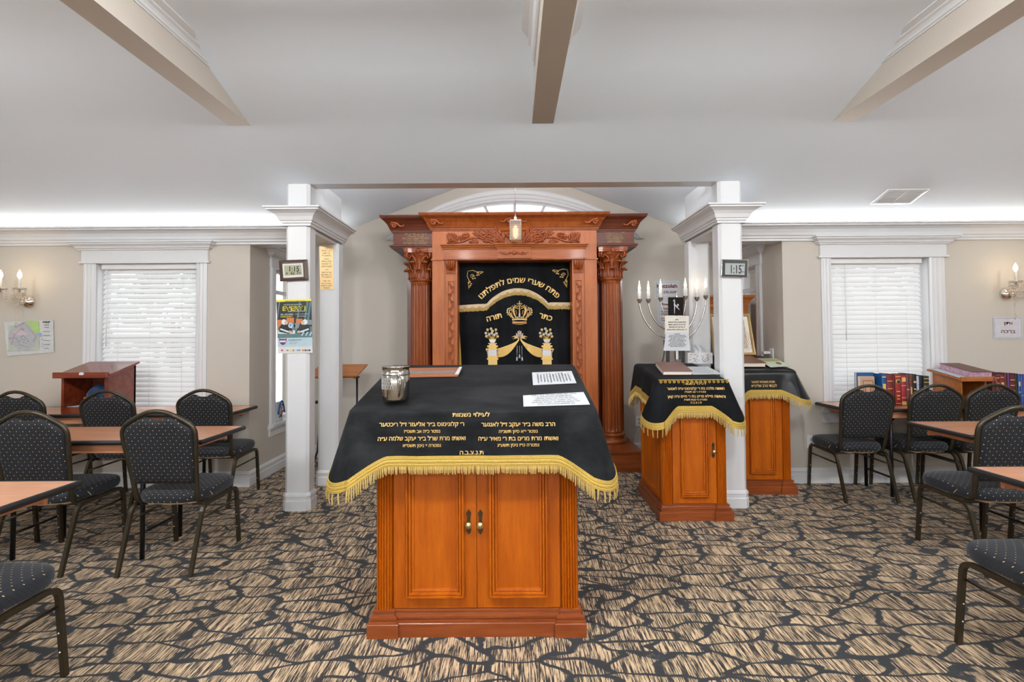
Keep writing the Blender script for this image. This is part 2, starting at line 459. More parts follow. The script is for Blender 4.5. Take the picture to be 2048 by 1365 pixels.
LEATH = plain('brown_leather', (.34, .125, .055), .5, var=.1)
def clr(name, c, rough=.5): return plain(name, c, rough, var=.12, scale=30)

# ================================================================== THE SETTING
YW, XAL, XAR, YB = 4.78, -2.45, 2.535, 5.93        # window walls, alcove side walls, alcove end wall
SLO = .312
def slope_z(y): return 2.62 + SLO * (4.11 - y)
FLATZ = 3.03
HX0, HX1 = -1.65, 1.69                             # inner faces of the column pairs
struct(MB().box(-7, 7, -4.6, 6.1, -.12, 0).build('floor', CARPET))
mb = MB()
YC, BL_ = 4.11 - (FLATZ - 2.62) / SLO, .22
ys = [-4.6] + [YC - BL_ + 2 * BL_ * i / 16 for i in range(17)] + [4.11]
def cz(y):
    if y <= YC - BL_: return FLATZ
    if y >= YC + BL_: return slope_z(y)
    t = y - (YC - BL_); return FLATZ - SLO * t * t / (4 * BL_)
mb.grid(lambda u, v: (-7 + 14 * u, ys[round(v * (len(ys) - 1))], cz(ys[round(v * (len(ys) - 1))])), 1, len(ys) - 1)
for x0, x1 in ((-7, HX0), (HX1, 7)):
    mb.quad((x0, 4.11, 2.62), (x1, 4.11, 2.62), (x1, 4.95, slope_z(4.95)), (x0, 4.95, slope_z(4.95)))
struct(mb.build('ceiling', CEIL))
APX, APZ, GP = .03, 3.36, .381
def gab(x): return APZ - GP * abs(x - APX)
mb = MB()
for xa, xb, ya in ((XAL - .1, HX0 - .03, 4.93), (HX0 - .03, APX, 4.2), (APX, HX1 + .03, 4.2), (HX1 + .03, XAR + .1, 4.93)):
    mb.quad((xa, ya, gab(xa)), (xb, ya, gab(xb)), (xb, 6.05, gab(xb)), (xa, 6.05, gab(xa)))
struct(mb.build('ceiling_alcove', CEIL))
# header between the columns and the two side headers with the bulkheads to the window walls
mb = MB()
mb.box(HX0 - .05, HX1 + .05, 4.112, 4.26, 2.62, 3.42)
mb.box(-1.819, HX0, 4.14, 4.945, 2.25, 2.74)
mb.box(HX1, 1.863, 4.14, 4.945, 2.25, 2.72)
mb.box(XAL, -1.815, YW, 4.94, 2.25, 2.62)
mb.box(1.86, XAR, YW, 4.94, 2.25, 2.62)
struct(mb.build('beam_header', WHITE))
# window walls
def wall_hole(mb, x0, x1, y0, y1, zt, hx0, hx1, hz0, hz1):
    mb.box(x0, hx0, y0, y1, 0, zt); mb.box(hx1, x1, y0, y1, 0, zt); mb.box(hx0, hx1, y0, y1, 0, hz0); mb.box(hx0, hx1, y0, y1, hz1, zt)
def wall_hole_x(mb, x0, x1, y0, y1, zt, hy0, hy1, hz0, hz1):
    mb.box(x0, x1, y0, hy0, 0, zt); mb.box(x0, x1, hy1, y1, 0, zt); mb.box(x0, x1, hy0, hy1, 0, hz0); mb.box(x0, x1, hy0, hy1, hz1, zt)
WL = (-3.884, -2.944, .70, 2.085); WR = (2.984, 3.900, .70, 2.095)
mb = MB(); wall_hole(mb, -7.0, XAL, YW, 4.93, 2.5, *WL); struct(mb.build('wall_window_left', WALL))
mb = MB(); wall_hole(mb, XAR, 7.0, YW, 4.93, 2.5, *WR); struct(mb.build('wall_window_right', WALL))
SWL = (5.29, 5.80, .50, 2.10)
mb = MB(); wall_hole_x(mb, XAL - .15, XAL, 4.93, 6.05, 2.5, *SWL); struct(mb.build('wall_alcove_left', WALL))
mb = MB(); wall_hole_x(mb, XAR, XAR + .15, 4.93, 6.05, 2.5, *SWL); struct(mb.build('wall_alcove_right', WALL))
ACX = .04
def arc_t(t):                       # 0 outer edge of the casing .. 1 edge of the glass
    cz = .86 - .315 * t; return cz, 3.08 - .145 * t - cz
mb = MB(); mb.box(XAL, XAR, YB, YB + .13, 0, 2.55)
n = 60
def arc_z(x):
    cz, R = arc_t(.86); d = R * R - (x - ACX) ** 2
    return max(2.55, cz + math.sqrt(d)) if d > 0 else 2.55
for i in range(n):
    a = XAL + (XAR - XAL) * i / n; b = XAL + (XAR - XAL) * (i + 1) / n
    for y in (YB, YB + .13):
        mb.quad((a, y, arc_z(a)), (b, y, arc_z(b)), (b, y, gab(b)), (a, y, gab(a)))
    mb.quad((a, YB, arc_z(a)), (b, YB, arc_z(b)), (b, YB + .13, arc_z(b)), (a, YB + .13, arc_z(a)))
struct(mb.build('wall_alcove_end', WALL))
struct(MB().box(-7.1, -7.0, -4.6, 4.93, 0, 3.0).build('wall_left', WALL))
struct(MB().box(7.0, 7.1, -4.6, 4.93, 0, 3.0).build('wall_right', WALL))
struct(MB().box(-7, 7, -4.7, -4.6, 0, 3.0).build('wall_rear', WALL))
# baseboards
BP = [(0, 0), (.018, 0), (.018, .075), (.012, .083), (.012, .108), (.018, .112), (.014, .124), (.005, .136), (0, .14)]
struct(MB().sweep(BP, [(-7, YW), (XAL, YW), (XAL, YB), (-1.9, YB)], m=0).build('baseboard_left', WHITE))
struct(MB().sweep(BP, [(1.9, YB), (XAR, YB), (XAR, YW), (7, YW)]).build('baseboard_right', WHITE))
struct(MB().sweep(BP, [(-1.9, YB), (1.9, YB)]).build('baseboard_alcove', WHITE))
# cove crown along the window walls and the headers' capitals
CP = [(.0, 2.25), (.020, 2.25), (.020, 2.268), (.034, 2.276), (.034, 2.290), (.046, 2.300), (.052, 2.322), (.070, 2.350), (.100, 2.368), (.128, 2.374), (.128, 2.386), (.150, 2.390), (.150, 2.405), (.12, 2.405), (.03, 2.36), (0, 2.34)]
struct(MB().sweep(CP, [(-7, YW), (-1.80, YW)]).build('cornice_left', WHITE))
struct(MB().sweep(CP, [(1.85, YW), (7, YW)]).build('cornice_right', WHITE))
KP = [(0, 2.277), (.018, 2.277), (.018, 2.293), (.030, 2.298), (.030, 2.312), (.040, 2.316), (.044, 2.328), (.050, 2.346), (.068, 2.368), (.098, 2.384), (.112, 2.388), (.112, 2.398), (.128, 2.402), (.128, 2.414), (.0, 2.416)]
def column_pair(n, x0, x1, inner):
    cap = MB()
    if inner > 0: cap.sweep(KP, [(x0, 4.74), (x0, 4.11), (x1, 4.11), (x1, 4.95)], side=1)
    else: cap.sweep(KP, [(x0, 4.95), (x0, 4.11), (x1, 4.11), (x1, 4.74)], side=1)
    struct(cap.build('cornice_header_' + n, WHITE))
    c = .022
    for k, (ya, yb) in enumerate(((4.11, 4.265), (4.80, 4.955))):
        m = MB()
        poly = [(x0 + c, ya), (x1 - c, ya), (x1, ya + c), (x1, yb - c), (x1 - c, yb), (x0 + c, yb), (x0, yb - c), (x0, ya + c)]
        m.prism(poly, 'z', 0, 2.64 if k == 0 else 2.262)
        bp = [(o * .95, z * 1.0) for o, z in BP]
        m.sweep(bp, poly, closed=True, side=1)
        struct(m.build('column_' + n, WHITE))
column_pair('left', -1.823, -1.632, 1)
column_pair('right', 1.672, 1.867, -1)
# ceiling beams with crown moulding, cut by the slope
MP = [(0, 2.972), (.008, 2.972), (.008, 2.979), (.017, 2.983), (.020, 2.993), (.030, 3.004), (.046, 3.010), (.046, 3.016), (.066, 3.020), (.084, 3.024), (.084, 3.032), (0, 3.032)]
def yend(z): return 4.11 - (z - 2.62) / SLO + .01
for n, (x0, x1) in (('left', (-1.922, -1.776)), ('middle', (.145, .291)), ('right', (2.195, 2.345))):
    b = MB(); ZB = 2.825
    b.prism([(x0, ZB), (x1, ZB), (x1, 3.04), (x0, 3.04)], 'y', -4.6, lambda p: yend(p[1]))
    bo = struct(b.build('beam_' + n, BEAMP))
    t = MB()
    t.prism([(x1 + o, z) for o, z in MP], 'y', -4.6, lambda p: yend(p[1]))
    t.prism([(x0 - o, z) for o, z in MP], 'y', -4.6, lambda p: yend(p[1]))
    t.build('moulding', WHITE, bo)

# ---- windows
def casing_prof(w): return [(0, 0), (0, .016), (w * .1, .022), (w * .2, .022), (w * .26, .014), (w * .42, .018), (w * .58, .014), (w * .72, .018), (w * .86, .014), (w, .012), (w, 0)]
HEADP = [(0, 2.205), (.02, 2.208), (.02, 2.216), (.034, 2.222), (.040, 2.238), (.066, 2.256), (.066, 2.266), (.082, 2.270), (.082, 2.282), (0, 2.284)]
def window_wall(name, W, x0c, x1c):
    x0, x1, z0, z1 = W
    g = MB(); g.quad((x0, 4.902, z0), (x1, 4.902, z0), (x1, 4.902, z1), (x0, 4.902, z1))
    wo = struct(g.build(name, GLASS))
    f = MB()
    f.frame((x0, 4.90, z0), (1, 0, 0), (0, 0, 1), (0, -1, 0), x1 - x0, z1 - z0, [(.002, .118), (.002, .03), (.028, .03), (.036, .02), (.036, -.01), (0, -.02)])
    f.box(x0, x1, 4.885, 4.91, (z0 + z1) / 2 - .02, (z0 + z1) / 2 + .02)
    f.build('sash', WHITE, wo)
    c = MB()
    for a, b in ((x0c, x0), (x1, x1c)):
        c.prism([(a + i, YW - d) for i, d in casing_prof(b - a)], 'z', .68, z1 + .005)
    c.box(x0c - .012, x1c + .012, YW - .024, YW, z1 - .005, z1 + .125)
    c.box(x0c - .03, x1c + .03, YW - .034, YW, z1 - .006, z1 + .012)
    c.sweep([(o, z - 2.09 + z1) for o, z in HEADP], [(x0c - .012, YW), (x0c - .012, YW - .024), (x1c + .012, YW - .024), (x1c + .012, YW)], side=-1 if False else 1)
    c.build('casing', WHITE, wo)
    s = MB(); s.box(x0c - .03, x1c + .03, YW - .06, YW + .12, .675, .70)
    s.sweep([(0, .555), (.012, .555), (.014, .60), (.026, .64), (.045, .655), (.045, .675), (0, .675)], [(x0c, YW), (x0c, YW - .002), (x1c, YW - .002), (x1c, YW)])
    s.build('sill', WHITE, wo, bevel=.003)
    return wo
window_wall('window_1', WL, -4.001, -2.846)
window_wall('window_2', WR, 2.890, 4.045)
def window_side(name, X, sg):
    y0, y1, z0, z1 = SWL
    g = MB(); xg = X - .077 * sg; g.quad((xg, y0, z0), (xg, y1, z0), (xg, y1, z1), (xg, y0, z1))
    wo = struct(g.build(name, GLASS))
    f = MB()
    f.frame((X - .077 * sg, y0, z0), (0, 1, 0), (0, 0, 1), (sg, 0, 0), y1 - y0, z1 - z0, [(.002, .075), (.002, .025), (.03, .025), (.038, .015), (.038, -.02), (0, -.02)])
    zc = 1.86
    f.box(X - .09 * sg, X - .06 * sg, y0, y1, zc - .02, zc + .02)
    f.build('sash', WHITE, wo)
    c = MB(); wc = .115
    for a in (y0 - wc, y1):
        c.prism([(X + sg * d, a + i) for i, d in casing_prof(wc)], 'z', z0 - .02, z1 + .005)
    yl, yh = y0 - wc, min(y1 + wc, YB - .02)
    c.box(min(X, X + sg * .024), max(X, X + sg * .024), yl - .01, yh, z1 - .005, z1 + .12)
    c.sweep([(o, z - 2.10 + z1) for o, z in HEADP], [(X, yl - .01), (X + sg * .024, yl - .01), (X + sg * .024, yh)], side=1 if sg > 0 else -1)
    c.build('casing', WHITE, wo)
    s = MB(); s.box(min(X - sg * .07, X + sg * .05), max(X - sg * .07, X + sg * .05), yl - .02, yh, z0 - .025, z0)
    s.sweep([(0, z0 - .12), (.012, z0 - .12), (.016, z0 - .07), (.03, z0 - .04), (.03, z0 - .025), (0, z0 - .025)], [(X, yl), (X + sg * .004, yl), (X + sg * .004, yh)], side=1 if sg > 0 else -1)
    s.build('sill', WHITE, wo)
window_side('window_3', XAL, 1)
window_side('window_4', XAR, -1)
# arched window high on the alcove end wall
def arcpts(t, y, n=40, zmin=2.5):
    cz, R = arc_t(t); h = math.acos(min(1, (zmin - cz) / R))
    return [(ACX + R * math.sin(-h + 2 * h * i / n), y, cz + R * math.cos(-h + 2 * h * i / n)) for i in range(n + 1)]
def arcband(mb, prof, m=0):
    rows = [arcpts(t, y) for t, y in prof]
    for a, b in zip(rows[:-1], rows[1:]):
        for i in range(40):
            mb.quad(a[i], a[i + 1], b[i + 1], b[i], m)
g = MB(); ap = arcpts(.98, YB + .08)
g.add(ap, [tuple(range(len(ap)))])
wo = struct(g.build('window_5', GLASS))
m = MB(); arcband(m, [(0, YB), (0, YB - .030), (.12, YB - .036), (.36, YB - .030), (.42, YB - .020), (.66, YB - .024), (.74, YB - .016), (.87, YB - .016), (.87, YB + .06)])
m.build('casing', WHITE, wo)
m = MB(); arcband(m, [(.87, YB + .05), (1.0, YB + .05), (1.02, YB + .10)])
m.build('sash', WHITE, wo)
for a in (-17, -8.5, 0, 8.5, 17):
    t = math.radians(a); cz, R = arc_t(1.0)
    m = MB(); m.tube([(ACX + (R - .4) * math.sin(t * .55), YB + .07, cz + (R - .4) * math.cos(t)), (ACX + R * math.sin(t), YB + .07, cz + R * math.cos(t))], .017, 6)
    m.build('muntin', WHITE, wo)
# open ground and trees outside, overexposed daylight put into their pale colours
struct(MB().box(-20, 20, 5.2, 26, -.5, -.3).build('ground_outside', plain('overexposed_ground', (.6, .62, .6), .9, var=.3, scale=2)))
LEAF = plain('overexposed_leaves', (.50, .53, .50), .8, var=.7, scale=9)
def tree(x, y, s, lab):
    t = thing('garden_tree', lab, 'tree', (x, y, -.3))
    rnd = random.Random(int(x * 100)); c = MB()
    for k in range(240):
        a = rnd.uniform(0, 2 * PI); b = rnd.uniform(-1, 1); r = s * rnd.uniform(.55, 1.0)
        p = Vector((x + r * math.cos(a) * math.sqrt(1 - b * b) * .8, y + r * math.sin(a) * math.sqrt(1 - b * b) * .5, 1.3 + b * 1.5))
        q = Matrix.Translation(p) @ Matrix.Rotation(rnd.uniform(0, 6), 4, Vector((rnd.random(), rnd.random(), rnd.random() + .1)).normalized())
        c.obox(q, rnd.uniform(.04, .14), rnd.uniform(.03, .09), .01)
    c.build('foliage', LEAF, t)
    MB().tube([(x, y, -.3), (x + .02, y, .5), (x, y, 1.6)], [.08, .06, .03], 8).build('trunk', CHERRYD, t)
tree(-5.6, 8.6, 1.5, 'pale overexposed tree seen in slits through the open blind')
tree(-4.9, 7.4, 1.0, 'bright blurred tree outside the alcove window behind the poster column')
tree(5.2, 7.6, 1.2, 'pale tree outside the alcove window above the tall wooden bookcase')

# ---- blinds
def blind(label, W, xa, xb, zb, ang, pitch, wand, loc):
    t = thing('window_blind', label, 'blind', (( xa + xb) / 2, 4.835, 2.0))
    MB().box(xa, xb, 4.80, 4.86, W[3] - .055, W[3] - .004).build('headrail', BLIND, t, bevel=.004)
    s = MB(); z = W[3] - .075; k = 0
    ca, sa = math.cos(ang), math.sin(ang)
    while z > zb + .03:
        dx = .0
        for q in range(1):
            pts = []
            for i in range(5):
                u = (i / 4 - .5) * .050; c = .003 * (1 - (2 * i / 4 - 1) ** 2)
                pts.append((4.835 + u * ca - c * sa, z + u * sa + c * ca))
            poly = pts + [(p[0] + .0025 * sa, p[1] - .0025 * ca) for p in pts[::-1]]
            s.prism(poly, 'x', xa + .004, xb - .004)
        z -= pitch; k += 1
    s.build('slats', BLIND, t)
    MB().box(xa + .002, xb - .002, 4.81, 4.86, zb, zb + .022).build('bottom_rail', BLIND, t, bevel=.003)
    for fx in (.17, .5, .83):
        for dy in (-.026, .026):
            MB().tube([(xa + (xb - xa) * fx, 4.835 + dy, zb + .01), (xa + (xb - xa) * fx, 4.835 + dy, W[3] - .05)], .0012, 5).build('cord', BLIND, t)
    MB().tube([(wand, 4.797, W[3] - .06), (wand, 4.795, W[3] - .78)], .004, 6).build('tilt_wand', PLASW, t)
blind('white slatted blind half open with daylight in the gaps, behind the mahogany lectern', WL, -3.86, -2.948, .715, math.radians(58), .0465, -3.80, 0)
blind('white slatted blind shut flat in the window above the row of red books', WR, 2.99, 3.86, .73, math.radians(62), .0445, 3.13, 0)

# ---- ceiling vent on the slope
pn = (0, -SLO, -1)
pl = lambda x, y: onplane(x, y, (0, 4.11, 2.62), pn)
vc = [pl(1743, 408), pl(1821, 408), pl(1858, 378), pl(1774, 378)]
xa = (vc[0].x + vc[3].x) / 2; xb = (vc[1].x + vc[2].x) / 2; ya, yb = vc[2].y, vc[0].y
nv = Vector(pn).normalized()
t = thing('ceiling_vent', 'white slotted air register on the sloped ceiling', 'vent', ((xa + xb) / 2, (ya + yb) / 2, slope_z((ya + yb) / 2)))
sv = Vector((0, 1, -SLO)).normalized(); hl = (yb - ya) / sv.y
O = Vector((xa, ya, slope_z(ya)))
f = MB(); f.frame(O, (1, 0, 0), sv, nv, xb - xa, hl, [(0, 0), (0, .006), (.02, .010), (.026, .004)])
f.build('frame', WHITE, t)
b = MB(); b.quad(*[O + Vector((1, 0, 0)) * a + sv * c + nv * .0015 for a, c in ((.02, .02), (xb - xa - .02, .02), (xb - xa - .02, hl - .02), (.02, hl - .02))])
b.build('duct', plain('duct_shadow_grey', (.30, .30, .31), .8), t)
l = MB(); nn = 14
for i in range(nn):
    c = .03 + (hl - .06) * i / (nn - 1)
    Mx = Matrix.Translation(O + Vector((1, 0, 0)) * (xb - xa) / 2 + sv * c + nv * .004) @ Matrix.Rotation(math.atan(-SLO), 4, 'X')
    l.obox(Mx, (xb - xa) / 2 - .025, .0035, .002)
l.obox(Matrix.Translation(O + Vector((1, 0, 0)) * (xb - xa) / 2 + sv * hl / 2 + nv * .005) @ Matrix.Rotation(math.atan(-SLO), 4, 'X'), .006, hl / 2 - .02, .003)
l.build('louvres', WHITE, t)

# ---- outlets
def outlet(p, nrm, label, plug=False):
    t = thing('wall_outlet', label, 'outlet', p)
    m = MB(); q = Matrix.Translation(p) @ (Matrix.Rotation(PI / 2, 4, 'Z') if nrm == 'x' else Matrix.Identity(4))
    m.obox(q, .036, .006, .058); m.build('plate', PLASW, t, bevel=.004)
    for dz in (-.021, .021):
        MB().obox(q @ Matrix.Translation((0, 0, dz)), .013, .0075, .014).build('socket', SCREENG, t, bevel=.004)
outlet(at(1278, 843, YB - .008), 'y', 'white outlet low on the beige wall beside the wooden ark')
outlet(atx(1543, 709, XAR - .008), 'x', 'white outlet on the alcove side wall above the draped lectern')
outlet(at(1622, 884, YW - .008), 'y', 'white outlet low on the wall behind the chair by the green pamphlet lectern')
m = MB(); a = at(1282, 850, YB - .02); b = at(1262, 888, YB - .02)
m.tube([a, a + Vector((-.02, -.01, -.05)), (a + b) / 2 + Vector((-.01, 0, -.02)), b + Vector((0, 0, -.2)), b + Vector((-.05, 0, -.5))], .0035, 6)
tag(m.build('power_cord', PLASW), 'thin pale cord hanging from the outlet beside the ark', 'cord')

# ================================================================== THE ARK
ark = thing('torah_ark', 'tall carved cherry wood ark with fluted columns under the arched window', 'cabinet', (.027, 5.55, 0))
YF, YWG = 5.22, 5.27                       # faces of the middle bay and of the two wings
# base
m = MB()
PB = [(0, 0), (.05, 0), (.05, .085), (.044, .088), (.044, .098), (.034, .104), (.03, .118), (.03, .165), (.038, .172), (.042, .186), (.05, .192), (.05, .206), (0, .208)]
m.sweep(PB, [(-1.21, 5.9), (-1.21, 5.235), (1.262, 5.235), (1.262, 5.9)], side=1)
m.quad((-1.22, 5.2, .207), (1.272, 5.2, .207), (1.272, 5.9, .207), (-1.22, 5.9, .207))
m.build('base', PLINTH, ark)
# columns
def flute(n, depth, z0, z1):
    def rf(a, z, r):
        if z < z0 or z > z1: return r
        e = min(1, (z - z0) / .02, (z1 - z) / .02)
        return r - depth * e * (abs(math.sin(a * n / 2)) ** .8)
    return rf
for cx in (-.962, 1.045):
    cy = 5.40
    c = MB()
    c.box(cx - .150, cx + .150, cy - .150, cy + .150, .207, .262)
    c.lathe((cx, cy, 0), [(.145, .262), (.149, .275), (.147, .292), (.136, .300), (.126, .308), (.122, .322), (.126, .334), (.134, .340), (.136, .352), (.130, .364), (.118, .370)], 32)
    zs = [.37, .385, .3851, .40, .42] + [.5 + .2 * i for i in range(8)] + [1.92, 1.94, 1.9401, 1.955]
    c.lathe((cx, cy, 0), [(.112 - .010 * (z - .37) / 1.6, z) for z in zs], 120, rf=flute(20, .017, .385, 1.94))
    c.lathe((cx, cy, 0), [(.104, 1.95), (.116, 1.958), (.118, 1.968), (.112, 1.978), (.10, 1.98)], 32)
    co = c.build('column', CHERRYC, ark)
    k = MB()
    k.lathe((cx, cy, 0), [(.094, 1.97), (.086, 2.05), (.088, 2.15), (.105, 2.22), (.135, 2.25)], 24)
    def leaf(a, z0, h, wd, curl, r0):
        ca, sa = math.cos(a), math.sin(a)
        def fn(u, v):
            wv = wd * (1 - .25 * v) * math.sqrt(max(0, 1 - max(0, (v - .55) / .45) ** 2)) * (1 + .12 * math.sin(v * 22))
            x = (u - .5) * 2 * wv
            out = r0 + .012 + curl * max(0, v - .45) ** 2 * 3.3 - abs(u - .5) * .02 + (.006 if abs(u - .5) < .12 else 0)
            z = z0 + h * (v if v < .82 else .82 + (v - .82) * .2 - (v - .82) ** 2 * 3)
            return (cx + ca * out - sa * x, cy + sa * out + ca * x, z)
        k.grid(fn, 8, 10)
        rib = [Vector(fn(.5, v / 8)) for v in range(8)]
        k.tube([(p.x + ca * .006, p.y + sa * .006, p.z) for p in rib], [.007, .007, .006, .006, .005, .005, .005, .004], 6)
        for sd in (.14, .86): k.tube([Vector(fn(sd, v / 8)) + Vector((ca * .004, sa * .004, 0)) for v in range(8)], .005, 5)
        tp = Vector(fn(.5, .90))
        for dx, rr in ((-.020, .013), (0, .019), (.020, .013)): k.sphere((tp.x + ca * .004 - sa * dx, tp.y + sa * .004 + ca * dx, tp.z - .004), rr, 8, 6, sc=(1, 1, .75))
    for i in range(8):
        leaf(-PI / 2 + i * PI / 4, 1.975, .125, .038, .060, .100)
        leaf(-PI / 2 + PI / 8 + i * PI / 4, 1.985, .200, .038, .070, .097)
    for i in range(4):
        a = PI / 4 + i * PI / 2; ca, sa = math.cos(a), math.sin(a)
        for sg in (-1, 1):
            P = []
            for j in range(26):
                th = j / 25 * 2.3 * 2 * PI * .62; r = .046 * (1 - j / 25 * .8)
                d = .155 - r * math.cos(th) * .9 + .0; z = 2.215 + r * math.sin(th) * .9
                P.append((cx + ca * d - sa * sg * .014, cy + sa * d + ca * sg * .014, z))
            st = [(cx + ca * .09 - sa * sg * .06, cy + sa * .09 + ca * sg * .06, 2.12), (cx + ca * .105 - sa * sg * .045, cy + sa * .105 + ca * sg * .045, 2.19)]
            k.tube(st + P[::1], [.007, .012] + [.012 - .005 * j / 25 for j in range(26)], 6)
        k.sphere((cx + ca * .155, cy + sa * .155, 2.215), .012)
    ab = []
    for i in range(4):
        a = PI / 4 + i * PI / 2
        for j in range(9):
            t = j / 9; b0 = a + t * PI / 2
            R = .205 - .075 * math.sin(PI * t) if 0 < j else .205
            ab.append((cx + math.cos(b0) * R, cy + math.sin(b0) * R))
    k.prism(ab, 'z', 2.246, 2.262); k.prism([(cx + (p[0] - cx) * 1.04, cy + (p[1] - cy) * 1.04) for p in ab], 'z', 2.262, 2.29)
    for i in range(4):
        a = i * PI / 2; k.sphere((cx + math.cos(a) * .142, cy + math.sin(a) * .142, 2.262), .022)
        for q in range(6):
            t = q * PI / 3; rx = .020 * math.cos(t)
            k.sphere((cx + math.cos(a) * .15 - math.sin(a) * rx, cy + math.sin(a) * .15 + math.cos(a) * rx, 2.262 + .020 * math.sin(t)), .010, 6, 4)
    k.build('capital', CARVE, co)
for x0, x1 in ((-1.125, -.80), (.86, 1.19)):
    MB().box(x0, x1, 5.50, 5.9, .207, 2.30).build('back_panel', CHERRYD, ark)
# wings' entablature with gilded dedication
WGL, WGR = (-1.222, -.80), (.865, 1.268)
AR = [(0, 2.288), (.022, 2.290), (.024, 2.302), (.036, 2.306), (.036, 2.318), (.010, 2.328), (0, 2.33)]
CO_ = [(0, 2.470), (.010, 2.472), (.012, 2.482), (.020, 2.484), (.022, 2.496), (.030, 2.500), (.036, 2.516), (.052, 2.550), (.078, 2.585), (.105, 2.605), (.112, 2.606), (.118, 2.620), (.122, 2.636), (0, 2.638)]
def arkline(wing, lines, cx):
    for u, (t, sz, wd, zz) in enumerate(lines):
        q = MB(); write(q, t, sz, lambda a, b: (cx + a, YWG - .002, zz + b), wd, .034); q.build('lettering', GILT, wing)
for i, ((x0, x1), lines) in enumerate(((WGL, [('לזכר', .014, .03, 2.452), ('ר׳ נח צבי ב״ר דוב ז״ל', .030, .225, 2.428), ('נלב״ע כ״ד תמוז תשס״ה', .016, .16, 2.409), ('שרה ב״ר שמואל זאב ע״ה', .028, .27, 2.383), ('נלב״ע כ״ו שבט תשס״ה', .016, .17, 2.362), ('למשפחת מארקאוויטש', .030, .25, 2.335)]),
                                 (WGR, [('לזכר', .012, .025, 2.455), ('הרב ר׳ אליעזר ב״ר משה ז״ל', .022, .20, 2.436), ('נלב״ע ט״ו אדר תשס״ד', .014, .12, 2.418), ('ואשתו אלטה בפרידה ע״ה', .022, .16, 2.398), ('הרב ר׳ קלונימוס שמעון ז״ל', .022, .18, 2.376), ('נלב״ע ב׳ ניסן תשס״ו', .014, .11, 2.360), ('למשפחת שילאוויץ', .026, .15, 2.338)]))):
    m = MB(); m.box(x0, x1, YWG, 5.9, 2.29, 2.61)
    pa = [(x0, 5.9), (x0, YWG), (x1, YWG)] if i == 0 else [(x0, YWG), (x1, YWG), (x1, 5.9)]
    m.sweep(AR, pa, side=1); m.sweep([(o * .95, z - .024) for o, z in CO_], pa, side=1)
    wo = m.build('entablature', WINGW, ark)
    arkline(wo, lines, (x0 + x1) / 2 + (.02 if i == 0 else .0))
# middle bay
BX0, BX1 = -.812, .872
m = MB()
m.box(BX0, -.685, YF, 5.9, .207, 2.16); m.box(.745, BX1, YF, 5.9, .207, 2.16)
m.box(BX0, BX1, YF, 5.9, 2.16, 2.50)
m.sweep([(0, 2.152), (.012, 2.155), (.012, 2.168), (0, 2.172)], [(BX0, 5.4), (BX0, YF), (BX1, YF), (BX1, 5.4)], side=1)
m.build('body', CHERRY, ark)
m = MB(); m.sweep([(o, z - .014) for o, z in CO_] , [(BX0, 5.9), (BX0, YF), (BX1, YF), (BX1, 5.9)], side=1)
m.box(BX0, BX1, YF + .01, 5.9, 2.48, 2.62)
cor = m.build('cornice', CHERRYC, ark)
# lintel with keystone
LP = [(0, 2.262), (.008, 2.264), (.010, 2.276), (.018, 2.280), (.026, 2.300), (.034, 2.306), (.034, 2.316), (0, 2.318)]
m = MB()
LX0, LX1, YL = -.690, .748, 5.20
m.box(LX0, LX1, YL, YF + .02, 2.165, 2.30); m.sweep(LP, [(LX0, YF), (LX0, YL), (LX1, YL), (LX1, YF)], side=1)
m.sweep([(0, 2.158), (.010, 2.160), (.010, 2.170), (0, 2.174)], [(LX0, YF), (LX0, YL), (LX1, YL), (LX1, YF)], side=1)
m.box(-.145, .195, YL - .03, YL, 2.165, 2.30); m.sweep(LP, [(-.145, YL), (-.145, YL - .03), (.195, YL - .03), (.195, YL)], side=1)
lin = m.build('lintel', CHERRYX, ark)
m = MB(); m.box(-.105, .145, YF - .02, YF, 2.318, 2.47); m.sweep([(0, 2.44), (.02, 2.455), (.03, 2.48), (0, 2.485)], [(-.105, YF), (-.105, YF - .02), (.145, YF - .02), (.145, YF)], side=1)
m.build('keystone', CHERRYX, ark)
# carvings
def spiral(c, r0, turns, sx, n=24, y=0, start=0.0):
    return [(c[0] + sx * r0 * (1 - .85 * i / n) * math.cos(start + turns * 2 * PI * i / n), c[1] - .004 * i / n, c[2] + r0 * (1 - .85 * i / n) * math.sin(start + turns * 2 * PI * i / n)) for i in range(n + 1)]
def frond(mb, p0, p1, bend, w, y, lobes=4, m=0):
    """a carved acanthus leaf from p0 to p1 in the plane of the panel"""
    a = Vector((p0[0], 0, p0[1])); b = Vector((p1[0], 0, p1[1])); d = b - a; nrm = Vector((-d.z, 0, d.x))
    spine = [a + d * t + nrm * bend * math.sin(PI * t) for t in [i / 10 for i in range(11)]]
    mb.tube([(p.x, y - .014 - .014 * math.sin(PI * i / 10), p.z) for i, p in enumerate(spine)], [w * .26 * (1 - .6 * i / 10) for i in range(11)], 6)
    for sd in (-1, 1):
        for k in range(lobes):
            i = 1 + int(k * 8 / lobes); p = spine[i]; t = (spine[i + 1] - p).normalized(); q = Vector((-t.z, 0, t.x)) * sd
            L = w * (1.25 - .55 * k / lobes)
            P = [p, p + t * L * .35 + q * L * .35, p + t * L * .85 + q * L * .62, p + t * L * 1.25 + q * L * .60]
            mb.tube([(v.x, y - .008 - .016 * math.sin(PI * (j + .6) / 4), v.z) for j, v in enumerate(P)], [w * .14, w * .23, w * .19, w * .03], 6)
    return spine
c = MB(); y = YF
